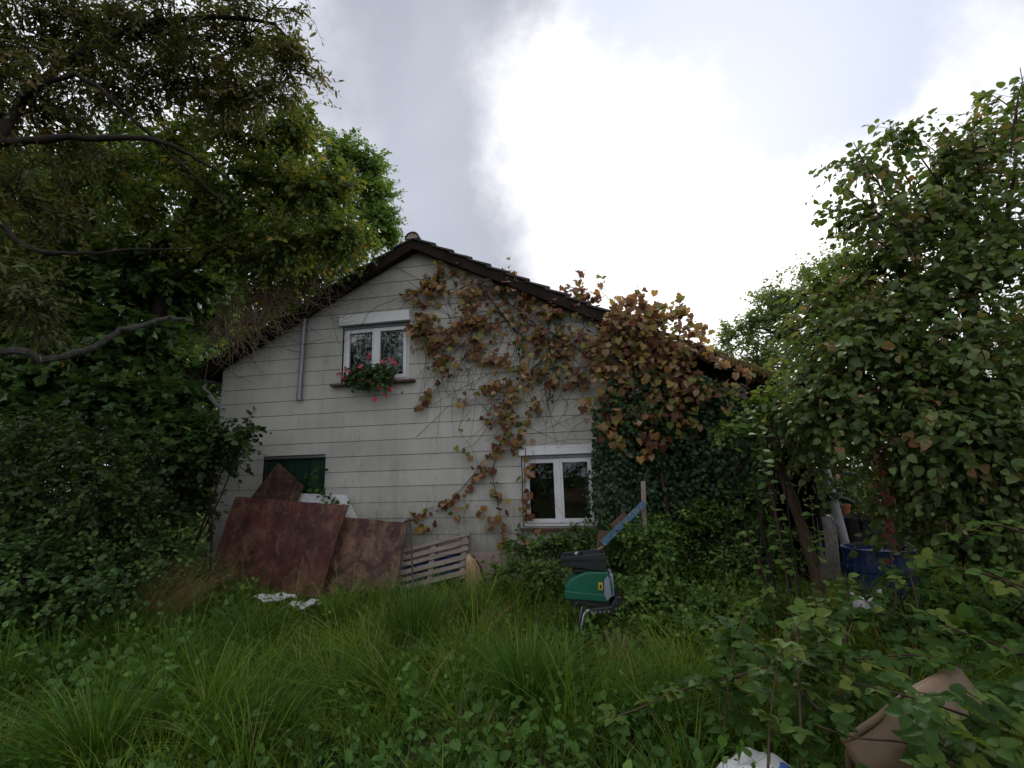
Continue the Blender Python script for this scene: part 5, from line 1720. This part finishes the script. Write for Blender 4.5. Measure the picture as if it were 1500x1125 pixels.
STR = [([(645, 530), (640, 560), (622, 585), (606, 600)], 34, 3.5), ([(738, 640), (722, 662), (700, 695), (675, 725), (640, 745), (602, 762)], 70, 4), ([(735, 640), (740, 660), (722, 700), (728, 735)], 22, 5), ([(690, 735), (665, 750), (640, 765), (615, 778)], 16, 4),
       ([(728, 735), (715, 750), (735, 790), (742, 812)], 34, 9), ([(770, 668), (774, 700), (770, 730), (776, 760)], 34, 4.5), ([(745, 580), (740, 610), (750, 640), (740, 660)], 30, 8), ([(765, 790), (790, 795), (830, 800)], 26, 8), ([(690, 600), (672, 630), (680, 655), (700, 690)], 9, 5),
       ([(850, 430), (848, 408), (852, 395)], 12, 4), ([(872, 440), (880, 415), (886, 398)], 10, 3), ([(920, 450), (922, 432), (926, 428)], 8, 3), ([(960, 462), (985, 455), (1012, 452)], 26, 4), ([(678, 400), (681, 385), (684, 372)], 9, 3), ([(700, 395), (735, 400), (745, 392)], 16, 5)]
for pts, n, j in STR:
    P += strand(pts, n, j)
P = np.array(P); P, D, NN, S = hang(P, .096, .7, .55)
# sprouts above the roof line stand free of it
dist = np.linalg.norm(P - EYE, axis=1); pick = np.argsort(-(S / dist) * rng.uniform(.7, 1.3, len(P)))[:300]
leaf_objects(vine, GRAPE, P[pick], D[pick], NN[pick], S[pick], "leaf_vine_one")
keep = np.ones(len(P), bool); keep[pick] = False
V, F, R = leaves(GRAPE, P[keep], D[keep], NN[keep], S[keep])
q = link("small_leaves", mesh_np("small_leaves", V - vb, F, R), "leaf_vine", vine); q["kind"] = "stuff"
# woody stems: a main trunk up the corner, arms along the wall, bare whips
mb = MB()
def vs(pts, r0, r1, off=.06):
    P_ = smooth_path([facw(a, b_, off + rng.normal() * .015) for a, b_ in pts], 5); mb.tube(P_, list(np.linspace(r0, r1, len(P_))), 6)


vs([(985, 800), (970, 700), (960, 620), (930, 560), (900, 520)], .03, .02, .4)
vs([(930, 560), (880, 535), (830, 500), (790, 480), (740, 470)], .018, .01, .15); vs([(790, 480), (740, 440), (700, 415), (660, 430)], .012, .007)
vs([(740, 470), (700, 480), (660, 490), (630, 520)], .01, .005); vs([(830, 500), (780, 540), (750, 580), (738, 640), (715, 670), (660, 735)], .012, .005)
vs([(738, 640), (722, 690), (730, 740), (742, 810)], .008, .004); vs([(900, 520), (950, 480), (1010, 455)], .014, .005, .3); vs([(900, 520), (870, 470), (850, 420)], .012, .005)
vs([(700, 415), (760, 490), (765, 490)], .012, .008); vs([(720, 440), (750, 480), (765, 492), (800, 500)], .01, .008)
for _ in range(300):
    cx, cy = VC[rng.integers(len(VC))][:2]
    if cx > 900 and rng.random() < .5: continue
    a = np.array([cx, cy]) + rng.normal(size=2) * 18
    L_ = rng.uniform(30, 120); th = rng.normal(1.45, .75)
    e = a + L_ * np.array([math.cos(th), abs(math.sin(th))])
    if e[1] > 660 or (a[0] < 835 and a[1] < 358 + (a[0] - 605) * .377): continue
    m = (a + e) / 2 + rng.normal(size=2) * 12
    vs([a, m, e], .0045, .002, .05 + .1 * rng.random())
vs([(690, 600), (672, 628), (690, 655), (705, 690)], .003, .002); vs([(680, 500), (668, 560), (662, 600), (665, 640)], .003, .002); vs([(610, 640), (660, 590), (690, 540)], .003, .002)
vs([(780, 660), (800, 720), (830, 760)], .003, .002); vs([(770, 655), (768, 700), (772, 760)], .005, .004)
mb.build("stems", "vine_stem", vine, world=True, smooth=True)["kind"] = "stuff"

# dry twig tangle of an old climber on the left roof edge
tb_ = facw(365, 470, .3)
tg = thing("dry_climber", "tangle of dry climber twigs hanging over the left roof edge", "climber", tb_)
mb = MB()
for i in range(330):
    a = np.array([rng.normal(380, 48), 0]); edge = 540 + (a[0] - 287) * (346 - 541) / (605 - 287)
    a[1] = edge - abs(rng.normal(40, 38)) - 4
    L_ = rng.uniform(25, 95); th = rng.uniform(-.7, 3.6)
    e = a + L_ * np.array([math.cos(th), math.sin(th) * .9]); e[1] = min(e[1], edge + 45)
    m = (a + e) / 2 + rng.normal(size=2) * 16
    o0 = rng.uniform(.24, .5)
    mb.tube(smooth_path([facw(a[0], a[1], o0), facw(m[0], m[1], o0 + rng.normal() * .06), facw(e[0], e[1], o0 + .05)], 4), list(np.linspace(.0085, .003, 9)), 4, False)
for (a, b_) in (((540, 385), (470, 445)), ((575, 420), (500, 440)), ((520, 400), (560, 440)), ((470, 460), (520, 470)), ((500, 470), (530, 430))):
    P_ = smooth_path([facw(a[0], a[1], .24), facw((a[0] + b_[0]) / 2 + 6, (a[1] + b_[1]) / 2 + 8, .26), facw(b_[0], b_[1], .24)], 5); mb.tube(P_, .003, 4, False)
mb.build("twigs", "dry_twig", tg, world=True)["kind"] = "stuff"
P = np.array([facw(rng.normal(440, 60), 0, .3) for _ in range(1)])
pl = []
for _ in range(420):
    x_ = rng.uniform(310, 560); edge = 541 + (x_ - 287) * (346 - 541) / (605 - 287)
    pl.append(facw(x_, edge - abs(rng.normal(14, 22)) + 6, rng.uniform(.22, .45)))
P, D, NN, S = hang(np.array(pl), .085, .6, .5)
V, F, R = leaves(OVAL, P, D, NN, S)
q = link("foliage", mesh_np("foliage", V - tb_, F, R), "leaf_autumn", tg); q["kind"] = "stuff"

sg_b = hw(-3.1, 1.15, .25)
sg = thing("climbing_sprig", "small green sprig growing up beside the green cellar window", "sprig", sg_b)
MB().tube(smooth_path([facw(478, 745, .2), facw(470, 720, .15), facw(458, 700, .12), facw(462, 688, .12)], 5), .004, 5).build("stem", "stem_brown", sg, world=True)
P = np.array(strand([(505, 740), (478, 730), (466, 712), (456, 698), (470, 690)], 60, 6, (.08, .2)))
P, D, NN, S = hang(P, .075, .7, .2); leaf_objects(sg, OVAL, P, D, NN, S, "leaf_bramble_one")

# moss along the right verge
mv = []
us = rng.uniform(2.35, RE, 3800)
zz = np.array([top(u) for u in us]) + .0
offs = rng.uniform(-.5, VO + .04, 3800)
b3_ = np.array([hw(u, z - .02 + .015 * rng.random(), o_) for u, z, o_ in zip(us, zz, offs)])
V, F, R = blades(b3_, rng.uniform(.03, .075, 3800), rng.normal(size=(3800, 2)) * .5, np.full(3800, .022), rng.random(3800))
nf = 900; us = rng.uniform(2.9, RE, nf)
bb = np.array([hw(u, top(u) - .02, VO + .035 + .02 * rng.random()) for u in us])
V2, F2, R2 = blades(bb, -rng.uniform(.04, .13, nf), rng.normal(size=(nf, 2)) * .12, np.full(nf, .02), rng.random(nf))
V, F, R = cat([(V, F, R), (V2, F2, R2)])
R_ = np.array(V) - HP; c_, s_ = math.cos(-YAW), math.sin(-YAW)
VL = np.stack([R_[:, 0] * c_ - R_[:, 1] * s_, R_[:, 0] * s_ + R_[:, 1] * c_, R_[:, 2]], 1)
q = link("moss", mesh_np("moss", VL, F, R), "moss", roof); q["kind"] = "stuff"

# ------------------------------------------------------------------ geraniums
fo = np.array(fb_.location)
n = 330
P = np.stack([rng.uniform(-.40, .40, n), rng.uniform(-.16, .05, n), .06 + rng.random(n) * .2], 1)
P2 = np.stack([rng.normal(.06, .15, 200), rng.uniform(-.24, -.07, 200), rng.uniform(-.14, .14, 200)], 1)
P = np.concatenate([P, P2])
P[:, 2] -= .10 * np.abs(P[:, 0] / .4) ** 2
D = nrm(rng.normal(size=P.shape) * .7 + np.array([0, -.4, .1])); NN = nrm(rng.normal(size=P.shape) * .5 + np.array([0, -.5, .7]))
V, F, R = leaves(ROUND, P, D, NN, rng.uniform(.05, .085, len(P)))
ger = link("geranium", mesh_np("geranium", V, F, R), "leaf_geranium", fb_); ger["kind"] = "stuff"
BL = [(497, 548), (503, 555), (513, 546), (529, 537), (541, 522), (560, 531), (572, 528), (578, 533), (533, 557), (546, 561), (555, 569), (572, 571), (564, 577), (549, 586), (536, 546), (507, 541)]
for i, (px, py) in enumerate(BL):
    w_ = facw(px, py, .22) - fo
    c_, s_ = math.cos(-YAW), math.sin(-YAW)
    loc = np.array([w_[0] * c_ - w_[1] * s_, w_[0] * s_ + w_[1] * c_, w_[2]])
    nb_ = 14
    q = nrm(rng.normal(size=(nb_, 3)) + np.array([0, -.6, .3]))
    V, F, R = leaves(ROUND, loc + q * .018, nrm(q + rng.normal(size=q.shape) * .5), q, rng.uniform(.03, .046, nb_))
    link("bloom", mesh_np("bloom", V, F, R), "petal_pink", fb_)
mb = MB()
for i, (px, py) in enumerate(BL):
    w_ = facw(px, py, .215) - fo
    loc = np.array([w_[0] * c_ - w_[1] * s_, w_[0] * s_ + w_[1] * c_, w_[2]])
    mb.tube(smooth_path([np.array([loc[0] * .8, -.02, .09]), (loc + [0, -.02, .1]) * .5 + np.array([loc[0] * .4, -.05, .08]) * .5, loc], 3), .0025, 4)
mb.build("stems", "leaf_geranium", fb_)["kind"] = "stuff"

# ------------------------------------------------------------------ saplings, brambles and creeper at the right
def sapling(label, pts, Y, nleaf, size, group="young shoots before the shed"):
    P_ = smooth_path([at(a, c, Y) for a, c in pts], 6)
    base = P_[-1]
    o = thing("sapling", label, "sapling", [base[0], base[1], float(gz(base[0], base[1]))], group)
    pth = P_ + [np.array([base[0], base[1], float(gz(base[0], base[1])) - .03])]
    MB().tube(pth, list(np.linspace(.002, .007, len(pth))), 6).build("stem", "stem_brown", o, world=True)
    n = len(P_)
    t = np.sort(rng.random(nleaf) ** 1.1) * (n - 2) * .86
    i0 = t.astype(int); fr = (t - i0)[:, None]; A_ = np.array(P_)
    P = A_[i0] * (1 - fr) + A_[i0 + 1] * fr
    a = np.arange(nleaf) * 2.4 + rng.normal(size=nleaf) * .5
    D = nrm(np.stack([np.cos(a), np.sin(a) * .8, rng.normal(.1, .25, nleaf)], 1))
    NN = nrm(np.stack([rng.normal(0, .3, nleaf), rng.normal(-.3, .3, nleaf), np.ones(nleaf)], 1))
    leaf_objects(o, ROUND, P + D * .015, D, NN, size * rng.uniform(.65, 1.15, nleaf) * (.55 + .45 * np.clip(t / 4, 0, 1)), "leaf_sapling_one")
    return o


sapling("tall slender shoot with pale leaves rising before the leaning dead trunk", [(1098, 590), (1112, 640), (1124, 700), (1137, 760), (1148, 820), (1158, 890), (1162, 920)], 4.2, 44, .085)
sapling("short leafy shoot with bright tip between the privet shrub and the tall shoot", [(1090, 768), (1102, 800), (1118, 840), (1134, 900)], 4.3, 22, .065)
sapling("bright leafed young shoot in front of the grey slab", [(1188, 728), (1192, 770), (1200, 820), (1206, 870), (1212, 920)], 4.0, 34, .08)
sapling("vivid green leafy shoot growing beside the broken basin", [(1238, 838), (1242, 860), (1240, 900), (1236, 960)], 3.6, 24, .075)
sapling("pale leaf shoot climbing along the blue barrel", [(1310, 800), (1306, 830), (1300, 860), (1292, 900), (1280, 950)], 4.0, 16, .08)

# elder top: bright leaves before the shed wall
bush("elder_shoots", "bright green elder shoots under the birdhouse", 5.2, 1110, [(1085, 625, 24, 22, 0, .5), (1120, 600, 22, 22, 0, .5), (1140, 590, 20, 26, .1, .4), (1105, 650, 20, 18, 0, .35)], "leaf_sapling", OVAL, .085, L=.26, nb=12, per=4, K=6)

# red creeper strand hanging from the hazel
rc_ = at(1300, 640, 4.1)
crp = thing("red_creeper", "red leaved creeper strand dangling before the blue barrel", "creeper", [rc_[0], rc_[1], float(gz(rc_[0], rc_[1]))])
pth = smooth_path([at(1284, 622, 4.1), at(1288, 670, 4.1), at(1294, 720, 4.1), at(1302, 770, 4.0), at(1306, 820, 4.0), at(1312, 870, 3.9), at(1300, 940, 3.9)], 6)
MB().tube(pth, .005, 5).build("stem", "vine_stem", crp, world=True)
A_ = np.array(pth); n = 70; t = rng.random(n) * (len(pth) - 12); i0 = t.astype(int)
keepm = np.sin(t * 1.1) > -.35; i0 = i0[keepm]; P = A_[i0] + rng.normal(size=(len(i0), 3)) * .018
P, D, NN, S = hang(P, .058, .8, .8); leaf_objects(crp, OVAL, P, D, NN, S, "leaf_red")

# bramble thicket in the right foreground
bb_ = np.array([2.0, 2.9, float(gz(2.0, 2.9))])
brm = thing("bramble_thicket", "bramble thicket with large three part leaves in the right foreground", "bramble", bb_)
CANES = [[(1175, 1125, 2.3), (1172, 1040, 2.45), (1168, 930, 2.6), (1180, 910, 2.65), (1210, 930, 2.6)], [(1125, 1125, 2.3), (1128, 1060, 2.4), (1140, 970, 2.5), (1165, 915, 2.6)],
         [(1190, 960, 2.7), (1260, 965, 2.6), (1340, 960, 2.5), (1440, 985, 2.3)], [(1170, 962, 2.7), (1080, 990, 2.7), (1000, 1010, 2.8), (930, 1040, 2.8), (880, 1055, 2.8)],
         [(1500, 860, 2.3), (1440, 840, 2.5), (1380, 830, 2.8), (1320, 850, 3.0)], [(1500, 960, 2.1), (1420, 930, 2.4), (1320, 900, 2.7), (1230, 905, 3.0)], [(1500, 1080, 1.9), (1420, 1050, 2.0), (1330, 1020, 2.15), (1250, 1000, 2.4)],
         [(1400, 1125, 1.95), (1340, 1090, 2.05), (1250, 1080, 2.2), (1190, 1060, 2.3)], [(1200, 1040, 2.4), (1110, 950, 2.8), (1040, 915, 3.2), (1000, 905, 3.5)], [(1500, 780, 2.6), (1450, 770, 2.8), (1400, 800, 3.1)], [(1090, 1010, 2.8), (1060, 960, 3.0), (1050, 930, 3.2)], [(1060, 1080, 2.7), (1070, 980, 2.8), (1090, 905, 3.0), (1120, 872, 3.1)], [(1230, 1050, 2.5), (1240, 940, 2.7), (1262, 885, 3.0)], [(1330, 1000, 2.5), (1345, 900, 2.7), (1330, 830, 2.9)], [(1180, 1000, 2.7), (1200, 920, 2.9), (1190, 860, 3.1)]]
LPp, LD, LN, LS = [], [], [], []
for cn in CANES:
    pth = smooth_path([at(a, c, Y) for a, c, Y in cn], 6)
    MB().tube(pth, list(np.linspace(.0055, .003, len(pth))), 6).build("cane", "stem_brown" if cn[0][0] < 1180 else "vine_stem", brm, world=True, smooth=True)
    A_ = np.array(pth); Ln = np.linalg.norm(np.diff(A_, axis=0), axis=1).sum(); n = int(Ln / .034)
    t = rng.random(n) * (len(pth) - 1.01); i0 = t.astype(int); fr = (t - i0)[:, None]
    p = A_[i0] * (1 - fr) + A_[i0 + 1] * fr
    d = nrm(rng.normal(size=(n, 3)) * np.array([1, 1, .25]) + np.array([0, -.3, .15]))
    LPp.append(p + d * .05); LD.append(d); LN.append(nrm(np.stack([rng.normal(0, .3, n), rng.normal(-.35, .3, n), np.ones(n)], 1))); LS.append(rng.uniform(.055, .082, n))
# fill of the mound
n = 520
mx_ = rng.uniform(.95, 3.2, n); my_ = rng.uniform(1.9, 3.9, n)
ztop = .22 + .42 * sstep(.7, 1.7, mx_) * sstep(4.4, 2.6, my_) + .15 * field(mx_, my_, 2.2, 2)
p = np.stack([mx_, my_, gz(mx_, my_) + ztop * rng.uniform(.45, 1.05, n)], 1)
pv = (p - EYE) @ CM; ppx, ppy = 750 + FPX * pv[:, 0] / -pv[:, 2], 562.5 - FPX * pv[:, 1] / -pv[:, 2]
# the trough and the sack stay in view through gaps in the leaves
gap = ((np.abs(ppx - 1285) < 40) & (np.abs(ppy - 1085) < 35)) | ((np.abs(ppx - 1375) < 30) & (np.abs(ppy - 1005) < 24)) | ((np.abs(ppx - 1125) < 60) & (ppy > 1085)) | ((np.abs(ppx - 1262) < 26) & (np.abs(ppy - 900) < 26))
p = p[~gap]; n = len(p)
LPp.append(p); LD.append(nrm(rng.normal(size=(n, 3)) * np.array([1, 1, .3]))); LN.append(nrm(np.stack([rng.normal(0, .35, n), rng.normal(-.35, .3, n), np.ones(n)], 1))); LS.append(rng.uniform(.05, .078, n))
n = 75
p = np.array([at(rng.uniform(1330, 1530), rng.uniform(1010, 1140), rng.uniform(1.75, 2.15)) for _ in range(n)])
LPp.append(p); LD.append(nrm(rng.normal(size=(n, 3)) * np.array([1, 1, .3]))); LN.append(nrm(np.stack([rng.normal(0, .35, n), rng.normal(-.4, .3, n), np.ones(n)], 1))); LS.append(rng.uniform(.05, .075, n))
P, D, NN, S = (np.concatenate(x) for x in (LPp, LD, LN, LS))
pv = (P - EYE) @ CM; ppx, ppy = 750 + FPX * pv[:, 0] / -pv[:, 2], 562.5 - FPX * pv[:, 1] / -pv[:, 2]
k = ~(((np.abs(ppx - 1275) < 46) & (np.abs(ppy - 1085) < 38)) | ((np.abs(ppx - 1130) < 40) & (ppy > 1085)) | ((np.abs(ppx - 1380) < 26) & (np.abs(ppy - 1000) < 20)))
P, D, NN, S = P[k], D[k], NN[k], S[k]
sc0 = S / np.linalg.norm(P - EYE, axis=1); od = np.argsort(-sc0)
leaf_objects(brm, TRI, P[od[:300]], D[od[:300]], NN[od[:300]], S[od[:300]], "leaf_bramble_one")
if len(od) > 300:
    V, F, R = leaves(TRI, P[od[300:]], D[od[300:]], NN[od[300:]], S[od[300:]])
    q = link("small_leaves", mesh_np("small_leaves", V - bb_, F, R), "leaf_bramble", brm); q["kind"] = "stuff"
bush("bramble_bush", "bramble bush heaped under the hazel in front of the blue barrels", 4.4, 1400,
     [(1330, 900, 60, 30, -.4, .8), (1400, 880, 60, 35, -.5, .8), (1480, 900, 60, 45, -.9, .9), (1180, 900, 45, 26, 0, .6), (1420, 800, 40, 26, 0, .4), (1390, 760, 40, 40, .3, .4)],
     "leaf_bramble", TRI, .055, L=.3, nb=16, per=4, K=4)

# ------------------------------------------------------------------ unseen tree and bushes added behind the camera to break up pane reflections
b = np.array([-13.2, -8.2, float(gz(-13.2, -8.2))])
make_plant("unseen_tree", "unseen tree added behind the camera to mottle the upper window reflection", "tree", b, [limb(b - [0, 0, .2], b + [.2, 0, 3], b + [0, .1, 6.5], r0=.22, r1=.06)],
           [(b + np.array(o_), (1.7, 1.7, 1.4), 1.0) for o_ in ((0, 0, 8.6), (1.8, .4, 7.2), (-1.6, .3, 7.4), (.6, -1.2, 6.2), (-.8, 1.0, 5.6), (2.2, -.8, 9.2))], "leaf_dark", "bark", RHOMB, size=.17, L=.5, nb=34, per=8, K=7)
for i, (x_, lbl) in enumerate(((-8.0, "unseen left bush added behind the camera to break the pane reflections"), (-4.6, "unseen bush added to break the lower right window reflection"), (-1.2, "unseen right bush added behind the camera to cover the reflected skyline"))):
    b = np.array([x_, -10.0, float(gz(x_, -10.0))])
    make_plant("unseen_bush", lbl, "bush", b, [limb(b - [0, 0, .1], b + [0, .1, 1.2], r0=.06, r1=.03)],
               [(b + np.array(o_), (1.3, .9, 1.0), 1.0) for o_ in ((-.9, 0, 1.0), (.9, .2, 1.1), (0, -.2, 2.1), (-.8, .3, 2.6), (.9, 0, 2.8 + .3 * i))], "leaf_dark", "bark_dark", RHOMB, "bushes added for the pane reflections", "foliage", "stems", size=.13, L=.4, nb=34, per=8, K=7)

for (x_, y_, s_, lbl) in ((10.5, 8.5, 1.0, "tree at the far side of the yard beyond the half hidden barrel"), (14.5, 11.0, 1.4, "taller tree behind the yard at the edge of the garden"), (9.0, 4.2, .7, "small tree at the side of the garden past the hazel")):
    b = np.array([x_, y_, float(gz(x_, y_))])
    make_plant("border_tree", lbl, "tree", b, [limb(b - [0, 0, .1], b + [0, .1, 1.6 * s_], b + [.1, 0, 3.6 * s_], r0=.14 * s_, r1=.04)],
               [(b + np.array(o_) * s_, (1.3 * s_, 1.3 * s_, 1.1 * s_), 1.0) for o_ in ((0, 0, 4.4), (1.3, .3, 3.4), (-1.2, .2, 3.2), (.3, -.9, 2.2), (-.6, .6, 1.6), (1.2, .2, 1.4))], "leaf_dark", "bark", RHOMB, "trees bordering the garden", size=.13, L=.42, nb=32, per=8, K=7)
